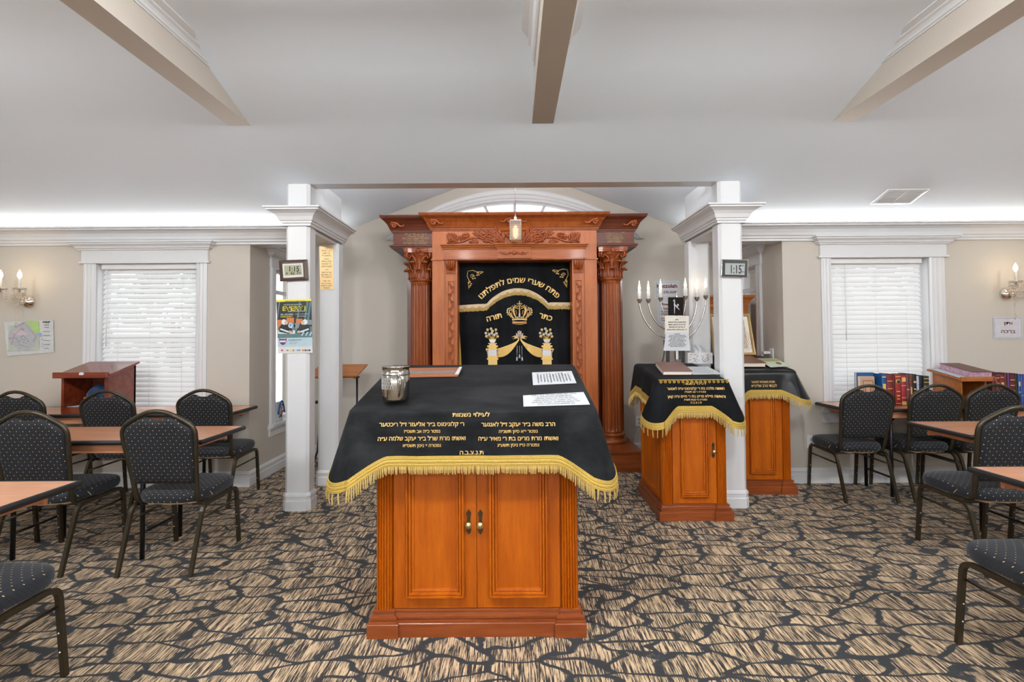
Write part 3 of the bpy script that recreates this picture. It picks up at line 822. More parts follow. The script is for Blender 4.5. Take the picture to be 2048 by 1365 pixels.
for sg in (-1, 1):
    X = lambda d: .02 + sg * d
    frond(c, (X(.10), 2.325), (X(.22), 2.472), .10 * sg, .060, y, 5)
    frond(c, (X(.12), 2.325), (X(.33), 2.425), .16 * sg, .055, y, 5)
    frond(c, (X(.16), 2.325), (X(.32), 2.365), .12 * sg, .045, y, 4)
    frond(c, (X(.30), 2.345), (X(.42), 2.430), .25 * sg, .035, y, 4)
    frond(c, (X(.58), 2.330), (X(.67), 2.405), .18 * sg, .045, y, 4)
    frond(c, (X(.66), 2.330), (X(.685), 2.425), .2 * sg, .030, y, 3)
    frond(c, (X(.42), 2.340), (X(.36), 2.335), .2 * sg, .03, y, 3)
    st = [(X(.12), y - .012, 2.335), (X(.24), y - .012, 2.350), (X(.34), y - .012, 2.385), (X(.43), y - .012, 2.385), (X(.52), y - .012, 2.345), (X(.60), y - .012, 2.332), (X(.68), y - .01, 2.334)]
    c.tube(st, [.012, .011, .010, .009, .009, .008, .006], 6)
    for cxx, czz, r, stt in ((.40, 2.365, .030, 0), (.27, 2.335, .026, 2), (.53, 2.36, .02, 1), (.14, 2.34, .02, 1)):
        c.tube(spiral((X(cxx), y - .010, czz), r, 1.3, sg, start=stt), [.007 - .004 * i / 24 for i in range(25)], 6)
    for k in range(22):
        u = k % 6; v = k // 6
        c.sphere((X(.455 + u * .017 + (v % 2) * .008), y - .012 - .006 * (v % 2), 2.385 + v * .013 - u * .002), .0105, 6, 4)
    for k in range(10):
        c.sphere((X(.405 + (k % 4) * .015), y - .012, 2.330 + (k // 4) * .013), .0095, 6, 4)
c.build('carving', CARVE, ark)
c = MB()
for sg in (-1, 1):
    c.tube([(.02 + sg * .02, YF - .03, 2.36), (.02 + sg * .05, YF - .03, 2.38), (.02 + sg * .06, YF - .03, 2.43)], [.01, .014, .005], 6)
    frond(c, (.02 + sg * .01, 2.33), (.02 + sg * .08, 2.42), .2 * sg, .04, YF - .02, 4)
frond(c, (.02, 2.33), (.02, 2.44), 0, .05, YF - .024, 4)
c.build('keystone_leaf', CARVE, ark)
c = MB()
for sg in (-1, 1):
    c.tube([(.025 + sg * d, YL - .036, 2.215 + .012 * math.sin(d * 55)) for d in [i * .0065 for i in range(24)]], [.009 - .0055 * i / 24 for i in range(24)], 6)
    for d in (.04, .085, .12): c.tube(spiral((.025 + sg * d, YL - .036, 2.217), .013, 1.2, sg), [.005] * 25, 5)
c.sphere((.025, YL - .036, 2.222), .024, 10, 6, sc=(1, .5, 1))
c.build('rosette', CARVE, lin)
# scroll brackets under the cornice
def scroll(name, cx, y, z, sg, par, s=1.0):
    q = MB(); q.tube(spiral((cx, y, z), .030 * s, 1.6, sg), [.012 * s - .007 * s * i / 24 for i in range(25)], 6)
    q.tube([(cx + sg * .03 * s, y, z), (cx + sg * .02 * s, y - .005, z + .03 * s), (cx - sg * .03 * s, y - .008, z + .018 * s), (cx - sg * .065 * s, y, z - .012 * s), (cx - sg * .095 * s, y, z - .010 * s), (cx - sg * .105 * s, y, z + .004)], [.010 * s, .013 * s, .013 * s, .010 * s, .008 * s, .010 * s], 6)
    q.build(name, CARVE, par)
scroll('scroll', -.79, YF - .075, 2.53, -1, cor); scroll('scroll', .85, YF - .075, 2.53, 1, cor)
scroll('scroll', -1.20, YWG - .075, 2.515, -1, ark); scroll('scroll', 1.25, YWG - .075, 2.515, 1, ark)
scroll('scroll', -.02, YF - .085, 2.54, 1, cor, .85); scroll('scroll', .06, YF - .085, 2.54, -1, cor, .85)
# inner pilasters with carved vine and leaf bracket
for x0, x1 in ((-.685, -.558), (.620, .745)):
    p = MB(); yp = YF + .015
    p.box(x0, x1, yp, 5.5, .207, 2.16)
    xc = (x0 + x1) / 2
    p.frame((xc - .040, yp, .55), (1, 0, 0), (0, 0, 1), (0, -1, 0), .080, 1.40, [(0, 0), (0, .008), (.008, .008), (.014, .001)])
    po = p.build('pilaster', CHERRY, ark)
    v = MB()
    v.tube([(xc + .014 * math.sin(i * .55), yp - .005, .58 + i * .0135) for i in range(100)], .0065, 5)
    for i in range(18):
        z = .60 + i * .075; s = 1 if i % 2 else -1
        v.tube(spiral((xc + s * .008, yp - .006, z), .019, 1.2, s), [.007 - .004 * j / 24 for j in range(25)], 5)
        v.tube([(xc - s * .004, yp - .004, z + .02), (xc - s * .016, yp - .006, z + .034), (xc - s * .020, yp - .003, z + .05)], [.004, .010, .003], 5)
    v.build('vine_carving', CARVE, po)
    b = MB()
    b.prism([(yp, 2.02), (yp - .012, 2.02), (yp - .016, 2.045), (yp - .008, 2.055), (yp - .022, 2.09), (yp - .040, 2.12), (yp - .045, 2.145), (yp - .038, 2.155), (yp, 2.155)], 'x', xc - .048, xc + .048)
    for d in (-.034, -.012, .012, .034):
        b.tube([(xc + d * .4, yp - .014, 2.055), (xc + d * .8, yp - .030, 2.09), (xc + d * 1.1, yp - .050, 2.13), (xc + d * 1.1, yp - .044, 2.15)], [.005, .011, .012, .006], 6)
    b.build('leaf_bracket', CARVE, po)
m = MB(); m.box(-.69, .75, 5.88, 5.9, .207, 2.2); m.box(-.56, .63, 5.52, 5.88, .18, .207); m.build('back_board', CHERRYD, ark)

# ---- curtain of the ark
YCT = 5.44
def cty(x, z): return YCT + .010 * math.sin(x * 21 + .6) + .005 * math.sin(x * 47 + z * 1.5)
cur = thing('ark_curtain', 'black velvet ark curtain embroidered in gold, hanging between the carved pilasters', 'curtain', (.03, YCT, .22))
m = MB(); m.grid(lambda u, v: (-.575 + 1.215 * u, cty(-.575 + 1.215 * u, .22 + 1.95 * v), .22 + 1.95 * v), 140, 10)
m.build('cloth', VELVETB, cur)
def cp(u, v):                                  # a point of the curtain from the 5.935x enlargement of its picture
    p = at(900 + u / 5.935, 510 + v / 5.935, YCT); return p.x, p.z
def on(x, z, d=.006): return (x, cty(x, z) - d, z)
def onp(pts, d=.006): return [on(*cp(*p), d) for p in pts]
NY = (0, -1, 0)
# gold fringe swag across
def swag(n=90):
    P = []
    for i in range(n + 1):
        u = 100 + (1435 - 100) * i / n
        if u < 440: v = 600 - (u - 100) * .055
        elif u < 1170:
            t = (u - 440) / 730; v = 578 - 190 * math.sin(PI * t) ** .8 * (1 - .05 * math.sin(PI * t))
        else: v = 566
        P.append((u, v))
    return P
SW = swag()
b = MB()
for (u0, v0), (u1, v1) in zip(SW[:-1], SW[1:]):
    a0, a1 = on(*cp(u0, v0), .012), on(*cp(u1, v1), .012); b0, b1 = on(*cp(u0, v0 + 56), .016), on(*cp(u1, v1 + 56), .016)
    b.quad(a0, a1, b1, b0)
b.build('braid', TANF, cur)
b = MB()
for i in range(0, 1335, 5):
    u = 103 + i; k = min(len(SW) - 2, int(i / 1335 * (len(SW) - 1))); t = i / 1335 * (len(SW) - 1) - k
    v = SW[k][1] * (1 - t) + SW[k + 1][1] * t
    b.tube([on(*cp(u, v + 46), .017), on(*cp(u + random.uniform(-2, 2), v + 80 + random.uniform(-5, 7)), .012)], [.0035, .0025], 4)
b.build('fringe', GOLDF, cur)
b = MB()
for k in range(16):
    i0 = k * 83
    P = []
    for j in range(9):
        i = min(1330, i0 + j * 10.4); kk = min(len(SW) - 2, int(i / 1335 * (len(SW) - 1))); v = SW[kk][1]
        P.append((103 + i, v + 28 + 24 * math.sin(PI * j / 8)))
    b.tube(onp(P, .018), .0022, 4)
b.build('scallop', plain('brown_thread', (.28, .19, .09), .7), cur)
# lettering on an arc
def arcwrite(mb, t, c, R, a0, size, bold=.012):
    vs, fs, wd = glyphs(t)
    def fn(u, v):
        th = a0 + u / R
        x = c[0] + (R + v) * math.sin(th); z = c[1] + (R + v) * math.cos(th); return on(x, z, .008)
    for dx, dy in ((0, 0), (.022, 0), (-.022, 0), (0, .018), (0, -.018)): mb.add([fn((v[0] + dx) * size, (v[1] + dy) * size) for v in vs], fs, 0)
m = MB()
ctr = cp(820, 330); Rr = .545; cc = (ctr[0], ctr[1] - Rr)
arcwrite(m, 'פתח שערי שמים לתפלתנו', cc, Rr, 0, .0845); m.build('lettering', GOLDT, cur)
for t, u, v, sl in (('כתר', 1128, 765, -.28), ('תורה', 530, 770, .26)):
    p = cp(u, v); ca, sa = math.cos(sl), math.sin(sl)
    m = MB(); write(m, t, .082, lambda a, b: on(p[0] + a * ca - b * sa, p[1] + a * sa + b * ca, .008), None, .03); m.build('lettering', GOLDT, cur)
# crown
def spread(mb, cx0, cy0, k, f): pass
class Ink:
    def __init__(s, mb, i): s.mb, s.i = mb, i
    def __getattr__(s, k):
        f = getattr(s.mb, k); return lambda *a, **w: f(*a, m=s.i, **w)
MOT = [GOLDT, SILVT, COPT]
def motif():
    q = MB(); return q, Ink(q, 0), Ink(q, 1), Ink(q, 2)
mo, g, s, cpr = motif()
for sg in (-1, 1):
    C = lambda u, v: (825 + sg * u, v)
    for sc, off in ((1.0, 0), (.72, 22)):
        P = [C(78 - off * .5, 755), C(118 - off, 720), C(146 - off, 680), C(140 - off, 645 + off * .4), C(112 - off * .5, 632 + off), C(88, 650 + off)]
        g.tube(onp(P), [.005, .006, .0065, .0065, .006, .004], 5)
        P = [C(30, 750), C(62 - off * .3, 715), C(80 - off * .6, 665), C(76 - off * .6, 625 + off * .3), C(46, 605 + off), C(14, 620 + off)]
        g.tube(onp(P), [.005, .006, .0065, .0065, .006, .004], 5)
    for u, v in ((148, 660), (150, 690), (135, 638), (82, 608), (100, 622), (60, 596), (142, 712)):
        s.sphere(on(*cp(*C(u, v))), .0055, 6, 4)
    for u, v in ((95, 690), (42, 665), (110, 700)):
        cpr.sphere(on(*cp(*C(u, v))), .007, 6, 4)
        cpr.tube(onp([C(u, v), C(u - 8, v + 25), C(u - 4, v + 45)]), .004, 5)
    for u in (20, 48, 78): s.sphere(on(*cp(*C(u, 742))), .008, 6, 4)
g.tube(onp([(825, 745), (825, 690), (825, 640), (825, 600)]), [.006, .007, .006, .005], 5)
s.tube(onp([(825, 745), (825, 700)]), .010, 6)
for u, v, r in ((825, 580, .012), (800, 582, .007), (850, 582, .007), (825, 556, .008), (812, 600, .006), (838, 600, .006)): g.sphere(on(*cp(u, v)), r, 8, 5)
for i in range(16): g.sphere(on(*cp(740 + i * 11.3, 762 - 6 * math.sin(PI * i / 15))), .005, 6, 4)
g.ribbon(onp([(738 + i * 17.5, 775 - 8 * math.sin(PI * i / 10)) for i in range(11)]), .012, NY, .005)
cpr.ribbon(onp([(742 + i * 16.5, 798 + 6 * math.sin(PI * i / 10)) for i in range(11)]), .018, NY, .006)
g.tube(onp([(738 + i * 17.5, 812 + 14 * math.sin(PI * i / 10)) for i in range(11)]), .003, 5)
mo.build('crown', MOT, cur)
# pillars with urns of flowers
for cxp in (505, 1150):
    mo, g, s, cpr = motif()
    def R_(mb, x0, x1, v0, v1): mb.quad(on(*cp(cxp + x0, v0), .009), on(*cp(cxp + x1, v0), .009), on(*cp(cxp + x1, v1), .009), on(*cp(cxp + x0, v1), .009))
    R_(g, -52, 56, 1245, 1420); R_(g, -68, 70, 1228, 1245); R_(g, -58, 60, 1200, 1228)
    R_(s, -52, 50, 1128, 1200)
    for sx in (-1, 1): g.tube(onp([(cxp + sx * 80, 1122), (cxp + sx * 60, 1150), (cxp + sx * 54, 1200)]), .006, 5)
    R_(g, -78, 78, 1112, 1128); R_(g, -46, 46, 1098, 1112); R_(g, -64, 64, 1076, 1098); R_(g, -40, 40, 1058, 1076); R_(g, -52, 52, 1048, 1058)
    P = [(-40, 1012), (40, 1012), (30, 1036), (14, 1046), (-14, 1046), (-30, 1036)]
    s.add([on(*cp(cxp + a, b), .009) for a, b in P], [tuple(range(6))])
    R_(g, -42, 42, 1000, 1012)
    fl = [(-18, 878, s), (40, 890, g), (-60, 890, g), (-80, 930, s), (48, 935, s), (-74, 968, g), (60, 970, g), (-10, 930, s), (20, 950, s), (-40, 945, s), (0, 905, g)]
    for a, b, mm in fl:
        p = cp(cxp + a, b)
        for q in range(6):
            th = q * PI / 3; mm.sphere(on(p[0] + .009 * math.cos(th), p[1] + .009 * math.sin(th)), .0065, 6, 4, sc=(1, .4, 1))
        (s if mm is g else g).sphere(on(p[0], p[1], .01), .004, 6, 4)
        g.tube(onp([(cxp, 1000), (cxp + a * .5, (b + 1000) / 2 + 8), (cxp + a, b + 12)]), .0018, 4)
    mo.build('flower_pillar', MOT, cur)
mo, g, s, cpr = motif()
# draped swag between the pillars
for sg in (-1, 1):
    for k in range(7):
        P = []
        for j in range(13):
            t = j / 12
            u = 8 + (262 - 8) * t; top = 990 + 135 * t ** .55; bot = 1010 + 60 * t + 180 * math.sin(min(1, t * 1.15) * PI / 2) * (1 - .22 * t)
            P.append((828 + sg * u, top + (bot - top) * k / 6))
        g.tube(onp(P, .007), [.0035 + .006 * min(1, j / 5) for j in range(13)], 5)
    for a, b, l in ((18, 905, 60), (40, 930, 55), (62, 960, 40)):
        s.tube(onp([(825 + sg * 6, 985), (825 + sg * a * .8, b + 30), (825 + sg * a, b)]), [.004, .010, .003], 6)
    g.tube(onp([(825 + sg * 8, 990), (825 + sg * 50, 968), (825 + sg * 90, 975)]), [.004, .008, .003], 6)
    g.tube(onp([(825 + sg * 8, 992), (825 + sg * 45, 988), (825 + sg * 78, 1000)]), [.004, .009, .003], 6)
    s.tube(onp([(825 + sg * 28, 1080), (825 + sg * 30, 1215)], .012), .0022, 5); s.lathe(on(*cp(825 + sg * 31, 1235), .012), [(.003, .02), (.008, .008), (.011, -.02)], 8)
cpr.tube(onp([(825, 985), (825, 935), (825, 895)]), [.012, .015, .003], 8)
s.tube(onp([(825, 1080), (825, 1185)], .012), .0022, 5); s.lathe(on(*cp(825, 1205), .012), [(.003, .02), (.008, .008), (.011, -.02)], 8)
mo.build('draped_swag', MOT, cur)
def corner(u0, v0, sx):
    q = MB()
    P = lambda a, b: on(*cp(u0 + sx * a, v0 + b))
    q.tube([P(0, 0), P(-8, 60), P(15, 110), P(8, 160), P(10, 215)], [.003, .004, .004, .003, .002], 5)
    q.tube([P(0, 0), P(60, -8), P(110, 12), P(150, 4), P(185, 5)], [.003, .004, .004, .003, .002], 5)
    for a, b, r in ((50, 60, .022), (20, 130, .012), (120, 25, .012), (18, 190, .008), (170, 14, .008)):
        p = cp(u0 + sx * a, v0 + b); q.tube([on(p[0] + r * (1 - .7 * i / 20) * math.cos(i * .42), p[1] + r * (1 - .7 * i / 20) * math.sin(i * .42)) for i in range(21)], .003, 5)
    for a, b in ((70, 60), (40, 150), (10, 140), (30, 170), (130, 45), (150, 25), (110, 50), (60, 90), (85, 85)):
        p = cp(u0 + sx * a, v0 + b); q.sphere(on(*p), .011, 6, 4, sc=(1, .35, .7))
    q.build('corner_embroidery', GOLDT, cur)
corner(212, 195, 1); corner(1395, 178, -1)
m = MB(); P = [(106, 830), (118, 960), (130, 1150), (138, 1320), (142, 1420)]
m.ribbon(onp([(p[0] - 12, p[1]) for p in P], .02), .022, NY, .004); m.build('side_fringe', GOLDB, cur)

# ---- hanging crystal lamp
pc = at(1031, 460, 4.95)
t = thing('pendant_lamp', 'small crystal prism pendant lamp hanging before the ark', 'lamp', (pc.x, 4.95, pc.z))
zt = at(1031, 442, 4.95).z; zb = at(1031, 482, 4.95).z; hw = .052
m = MB(); m.tube([(pc.x, 4.95, zt + .03), (pc.x, 4.95, gab(pc.x))], .0022, 6); m.build('cord', SILVER, t)
m = MB(); m.lathe((pc.x, 4.95, zt), [(.020, 0), (.020, .03), (.008, .045), (.004, .06)], 16); m.box(pc.x - hw, pc.x + hw, 4.95 - hw, 4.95 + hw, zt - .006, zt); m.build('canopy', SILVER, t)
m = MB()
for r in range(11):
    z = zt - .010 - (zt - zb - .010) * (r + .4) / 11
    for k in range(9):
        d = -hw + hw * 2 * k / 8
        for px_, py_ in ((d, -hw), (d, hw), (-hw, d), (hw, d)):
            m.sphere((pc.x + px_, 4.95 + py_, z), .0072, 6, 4, sc=(1, 1, 1.25))
m.build('crystal_beads', CRYST, t)
m = MB(); m.lathe((pc.x, 4.95, zb + .02), [(.008, 0), (.02, .02), (.022, .10), (.010, .13)], 12); m.build('bulb', FIL, t)

# ================================================================== DRAPED READING DESKS
def cabinet(root, x0, x1, y0, y1, zf, slope, doors, pw, wmat, wmatx, knobs, overhang, back_blocks=False):
    """wooden pedestal: stepped base, reeded corner pilasters, panelled doors, sloping top"""
    zt = lambda y: zf + slope * (y - y0)
    b = MB()
    b.prism([(y0 + .022, .02), (y1, .02), (y1, zt(y1)), (y0 + .022, zt(y0 + .022))], 'x', x0 + .012, x1 - .012)
    for X, n in ((x0 + .012, -1), (x1 - .012, 1)):
        h = zf - .22
        b.frame((X, y0 + .10, .15), (0, 1, 0), (0, 0, 1), (n, 0, 0), y1 - y0 - .17, h, [(0, 0), (0, .008), (.010, .012), (.022, .008), (.034, .001)])
    for yy in (y0 + .02, ):
        for X, n in ((x0, -1), (x1, 1)):
            for k in range(5):
                yk = y0 + .016 + k * .016
                b.tube([(X + .012 * 1.0 if n < 0 else X - .012, yk, .12), (X + .012 if n < 0 else X - .012, yk, zt(yk) - .01)], .0075, 8)
    b.build('carcass', wmat, root)
    BPF = [(.0, 0), (.030, 0), (.030, .060), (.027, .063), (.027, .070), (.015, .072), (.015, .078), (.021, .082), (.021, .091), (.007, .095), (.005, .104), (.010, .107), (.010, .114), (0, .118)]
    m = MB(); pth = [(x0, y1), (x0, y0), (x1, y0), (x1, y1)]
    m.sweep([(o - .012, z) for o, z in BPF], pth)
    blk = [(o, z) for o, z in BPF]
    m.sweep(blk, [(x0, y0 + pw), (x0, y0), (x0 + pw, y0), (x0 + pw, y0 + .02)]); m.sweep(blk, [(x1 - pw, y0 + .02), (x1 - pw, y0), (x1, y0), (x1, y0 + pw)])
    m.box(x0 - .006, x1 + .006, y0 + .01, y1, .0, .118)
    m.box(x0 - .0, x0 + pw, y0 - .0, y0 + pw, .1, .1185); m.box(x1 - pw, x1, y0, y0 + pw, .1, .1185)
    m.build('base', PLINTH, root)
    for xa in (x0, x1 - pw):
        p = MB(); n = 6; poly = [(xa, y0 + .03)]
        for i in range(n * 5 + 1):
            t = i / (n * 5); u = t * n
            dep = .018 * math.sin(PI * t) ** .5 + .009 * abs(math.sin(PI * u)) - .006
            poly.append((xa + .004 + (pw - .008) * t, y0 + .014 - dep))
        poly.append((xa + pw, y0 + .03))
        p.prism(poly, 'z', .118, zf + .01)
        p.build('pilaster', wmat, root)
    dx0, dx1 = x0 + pw + .002, x1 - pw - .002
    edges = [dx0 + (dx1 - dx0) * i / doors for i in range(doors + 1)]
    for i in range(doors):
        a, c = edges[i] + .0015, edges[i + 1] - .0015
        d = MB(); d.box(a, c, y0 + .006, y0 + .026, .121, zf - .03)
        e = .058 if doors == 2 else .060
        d.frame((a + e * .95, y0 + .006, .172), (1, 0, 0), (0, 0, 1), (0, -1, 0), c - a - e * 1.9, zf - .03 - .172 - .06,
                [(0, 0), (0, .020), (.004, .025), (.011, .025), (.013, .014), (.016, .019), (.024, .018), (.0265, .007), (.029, .010), (.038, .008), (.041, -.003), (.046, -.004)], 0, 0)
        do = d.build('door', wmatx if False else wmat, root)
        for kx, kz in knobs[i]:
            h = MB(); yk = y0 + .005
            pl = [(-.009, -.045), (-.004, -.050), (0, -.058), (.004, -.050), (.009, -.045), (.009, -.032), (.0065, -.028), (.0065, .028), (.009, .032), (.009, .045), (.004, .050), (0, .060), (-.004, .050), (-.009, .045), (-.009, .032), (-.0065, .028), (-.0065, -.028), (-.009, -.032)]
            h.prism([(kx + p * 1.15, kz + q) for p, q in pl], 'y', yk - .004, yk)
            h.build('handle_plate', ANTIQ, do)
            h = MB(); h.lathe((kx, yk, kz - .008), [(.006, .0), (.006, .012), (.012, .016), (.0155, .022), (.0155, .027), (.012, .031), (.007, .032), (.006, .034), (.001, .035)], 20, axis='y'); h.build('knob', BRASS, do)
    ox0, ox1, oy0, oy1 = overhang
    t = MB(); za = lambda y: zt(y) + .002
    t.prism([(oy0, za(oy0)), (oy1, za(oy1)), (oy1, za(oy1) + .026), (oy0, za(oy0) + .026)], 'x', ox0, ox1)
    t.build('top', wmat, root, bevel=.006)

def drape(root, x0, x1, y0, y1, zf, slope, hang, drop, flare, r, vel, braid, strands, bw=.042, fl=.040, side_hang=None, cr=.032, cw=.13, seed=1, back_hang=None, front_flare=.012):
    """velvet cover on a sloping top: top, skirts that dip to points at the corners, braid and fringe along the hem"""
    rnd = random.Random(seed); sh = side_hang or hang; bh = back_hang or sh
    per = []                                     # (x, y, nx, ny, cornerness, hang)
    def seg(ax, ay, bx, by, nx, ny, n, h, hend=None):
        L = math.hypot(bx - ax, by - ay)
        for i in range(n):
            t = i / n; d = min(t, 1 - t) * L
            c = math.exp(-(d / cw) ** 2)
            per.append((ax + (bx - ax) * t, ay + (by - ay) * t, nx, ny, c, h, .78 * max(0, 1 - d / (cw * 1.7)) ** 1.25))
    def arc(cx, cy, a0, a1, n, h0, h1):
        for i in range(n):
            t = i / n; a = a0 + (a1 - a0) * t
            per.append((cx + cr * math.cos(a), cy + cr * math.sin(a), math.cos(a), math.sin(a), 1.0, h0 + (h1 - h0) * t, .78 + .22 * math.sin(PI * t)))
    NF, NC = 64, 12
    seg(x0 + cr, y0, x1 - cr, y0, 0, -1, NF, hang); arc(x1 - cr, y0 + cr, -PI / 2, 0, NC, hang, sh)
    seg(x1, y0 + cr, x1, y1 - cr, 1, 0, NF, sh); arc(x1 - cr, y1 - cr, 0, PI / 2, NC, sh, bh)
    seg(x1 - cr, y1, x0 + cr, y1, 0, 1, NF, bh); arc(x0 + cr, y1 - cr, PI / 2, PI, NC, bh, sh)
    seg(x0, y1 - cr, x0, y0 + cr, -1, 0, NF, sh); arc(x0 + cr, y0 + cr, PI, PI * 1.5, NC, sh, hang)
    n = len(per); cs = 0; S = []
    for i in range(n):
        S.append(cs); a, b = per[i], per[(i + 1) % n]; cs += math.hypot(b[0] - a[0], b[1] - a[1])
    zt = lambda y: zf + slope * (y - y0)
    ph = [rnd.uniform(0, 6) for _ in range(4)]
    def out(i, t):
        x, y, nx, ny, c, h, c2 = per[i]
        fold = (.010 * math.sin(S[i] * 19 + ph[0]) + .007 * math.sin(S[i] * 37 + ph[1])) * t * (.25 + .9 * c if ny < -.9 else .55 + .6 * c)
        base = front_flare if ny < -.9 and c < .5 else front_flare
        fl_ = flare if y < (y0 + y1) / 2 else flare * .3
        return r + t * (base + (fl_ - base) * c) + fold
    def hp(i, t, extra=0.0):
        x, y, nx, ny, c, h, c2 = per[i % n]; i %= n
        o = out(i, t) - r
        L = h + drop * c2 - r
        return (x + nx * o, y + ny * o, zt(min(max(y, y0), y1)) - r - L * t - extra)
    NT = 12
    rows = []
    for k in range(4):
        a = k * PI / 6
        rows.append([(p[0] - p[2] * r * (1 - math.sin(a)), p[1] - p[3] * r * (1 - math.sin(a)), zt(p[1]) - r * (1 - math.cos(a))) for p in per])
    for k in range(1, NT + 1): rows.append([hp(i, k / NT) for i in range(n)])
    m = MB()
    vs = [p for row in rows for p in row]; fs = []
    for k in range(len(rows) - 1):
        for i in range(n): fs.append((k * n + i, k * n + (i + 1) % n, (k + 1) * n + (i + 1) % n, (k + 1) * n + i))
    m.add(vs, fs, 0, True)
    m.add(rows[0], [tuple(range(n))[::-1]], 0, True)
    m.build('cloth', vel, root)
    # braid
    m = MB(); rr = []
    for e, d in ((-.004, .0), (-.002, .004), (bw * .25, .005), (bw * .33, .003), (bw * .42, .006), (bw * .6, .006), (bw * .68, .003), (bw * .78, .005), (bw, .004), (bw, -.004), (-.004, -.004)):
        row = []
        for i in range(n):
            x, y, nx, ny, c, h, c2 = per[i]; p = hp(i, 1.0, e); q = max(0, e) * .12 * c
            row.append((p[0] + nx * (d + q), p[1] + ny * (d + q), p[2]))
        rr.append(row)
    vs = [p for row in rr for p in row]; fs = []
    for k in range(len(rr) - 1):
        for i in range(n): fs.append((k * n + i, k * n + (i + 1) % n, (k + 1) * n + (i + 1) % n, (k + 1) * n + i))
    m.add(vs, fs, 0, False); m.build('braid', braid, root)
    m = MB(); q = 0.0; i = 0
    while q < cs - .004:
        while i < n - 1 and S[i + 1] < q: i += 1
        s1 = S[i + 1] if i < n - 1 else cs
        t = (q - S[i]) / max(1e-6, s1 - S[i]); a = hp(i, 1, bw - .006); b = hp(i + 1, 1, bw - .006)
        p = Vector(a) * (1 - t) + Vector(b) * t; nx, ny, c = per[i][2], per[i][3], per[i][4]
        l = fl * rnd.uniform(.88, 1.12) * (1 + .35 * c); dx, dy = rnd.uniform(-.004, .004), rnd.uniform(-.003, .003)
        o = bw * .12 * c
        m.tube([(p.x + nx * o, p.y + ny * o, p.z), (p.x + nx * (o + .003) + dx * .5, p.y + ny * (o + .003) + dy * .5, p.z - l * .5), (p.x + nx * o + dx, p.y + ny * o + dy, p.z - l)], [.0036, .0042, .0030], 4)
        q += .0082
    m.build('fringe', strands, root)
    def front(u, v):                              # u along x from the middle, v down from the front top edge
        x = (x0 + x1) / 2 + u; fi = min(max((x - x0 - cr) / (x1 - x0 - 2 * cr) * NF, 0), NF - .001); i = int(fi); w_ = fi - i
        L = hang + drop * per[i][6] - r; t = min(max(0, (v - r) / L), 1)
        o = out(i, t) * (1 - w_) + out(i + 1, t) * w_ - r
        return (x, y0 - o - .0035, zf - v)
    return front

# ---- the central bimah
bim = thing('bimah', 'large amber wood reading table with two panelled doors standing in the middle of the carpet', 'reading table', (-.17, 2.78, 0))
BSL = .184
cabinet(bim, -.642, .302, 2.40, 3.12, 1.005, BSL, 2, .084, AMBER, AMBERX, [[(-.207, .515)], [(-.153, .515)]], (-.728, .366, 2.345, 3.165))
cov = thing('bimah_cover', 'worn black velvet cover with gold fringe draped over the middle reading table', 'table cover', (-.18, 2.75, 1.05))
fr = drape(cov, -.748, .386, 2.325, 3.18, 1.044, BSL, .205, .105, .085, .014, VELVETG, GOLDB, GOLDF, cw=.088, seed=3)
def fpx(px, py):                                  # pixel of the photograph -> (u, v) on the front skirt
    p = at(px, py, 2.318); return p.x - (-.181), 1.044 - p.z
def lines(fr, fpx, rows, par, cx0=0):
    m = MB()
    for t, xa, xb, yb, hpx in rows:               # left and right pixel, baseline pixel, letter height in pixels
        a = fpx(xa, yb); b = fpx(xb, yb); size = (fpx(xa, yb)[1] - fpx(xa, yb - hpx)[1]) / .72
        u0 = (a[0] + b[0]) / 2; v0 = (a[1] + b[1]) / 2
        m = MB(); write(m, t, size, lambda p, q: fr(u0 + p, v0 - q), abs(b[0] - a[0]), .026); m.build('lettering', GOLDT, par)
lines(fr, fpx, [('לעילוי נשמות', 905, 979, 834, 8.5),
    ('הרב משה ב״ר יעקב ז״ל לאנגער', 963, 1110, 853, 8.5), ('נפטר י״א סיון תשנ״ה', 998, 1075, 866, 6.5),
    ('ואשתו מרת מרים בת ר׳ מאיר ע״ה', 957, 1116, 881, 8.5), ('נפטרה ט״ז ניסן תשע״ג', 995, 1078, 893, 6.5),
    ('ר׳ קלונימוס ב״ר אליעזר ז״ל ריכטער', 759, 928, 853, 8.5), ('נפטר כ״ה אב תשס״ז', 808, 880, 866, 6.5),
    ('ואשתו מרת שרל ב״ר יעקב שלמה ע״ה', 757, 931, 881, 8.5), ('נפטרה י׳ ניסן תשס״א', 806, 882, 894, 6.5),
    ('ת.נ.צ.ב.ה', 920, 967, 909, 8.5)], cov)
BTP = (0, 2.325, 1.046); BTN = Vector((0, -BSL, 1)).normalized()
bt = lambda x, y, d=0: onplane(x, y, BTP, BTN) + BTN * d
def sheet(name, label, cat, pts, mat, linesf=None, par=None, lift=.0015):
    """a laminated sheet lying on a top: pts are front-left, front-right, back-right, back-left"""
    c = sum((Vector(p) for p in pts), Vector()) / 4
    t = thing(name, label, cat, c)
    a, b, cc, d = [Vector(p) for p in pts]
    n = (b - a).cross(d - a).normalized()
    m = MB()
    def P(u, v, h=0): return (a * (1 - u) + b * u) * (1 - v) + (d * (1 - u) + cc * u) * v + n * h
    N = 6
    top = [[P(i / N, j / N, lift) for i in range(N + 1)] for j in range(N + 1)]
    for j in range(N):
        for i in range(N): m.quad(top[j][i], top[j][i + 1], top[j + 1][i + 1], top[j + 1][i])
    m.slab(P(0, 0, lift - .0004), P(1, 0, lift - .0004), P(1, 1, lift - .0004), P(0, 1, lift - .0004), .001)
    m.build('page', mat, t)
    if linesf:
        l = MB(); linesf(l, P, lift + .0006); l.build('lettering', INK, t)
    return t, P
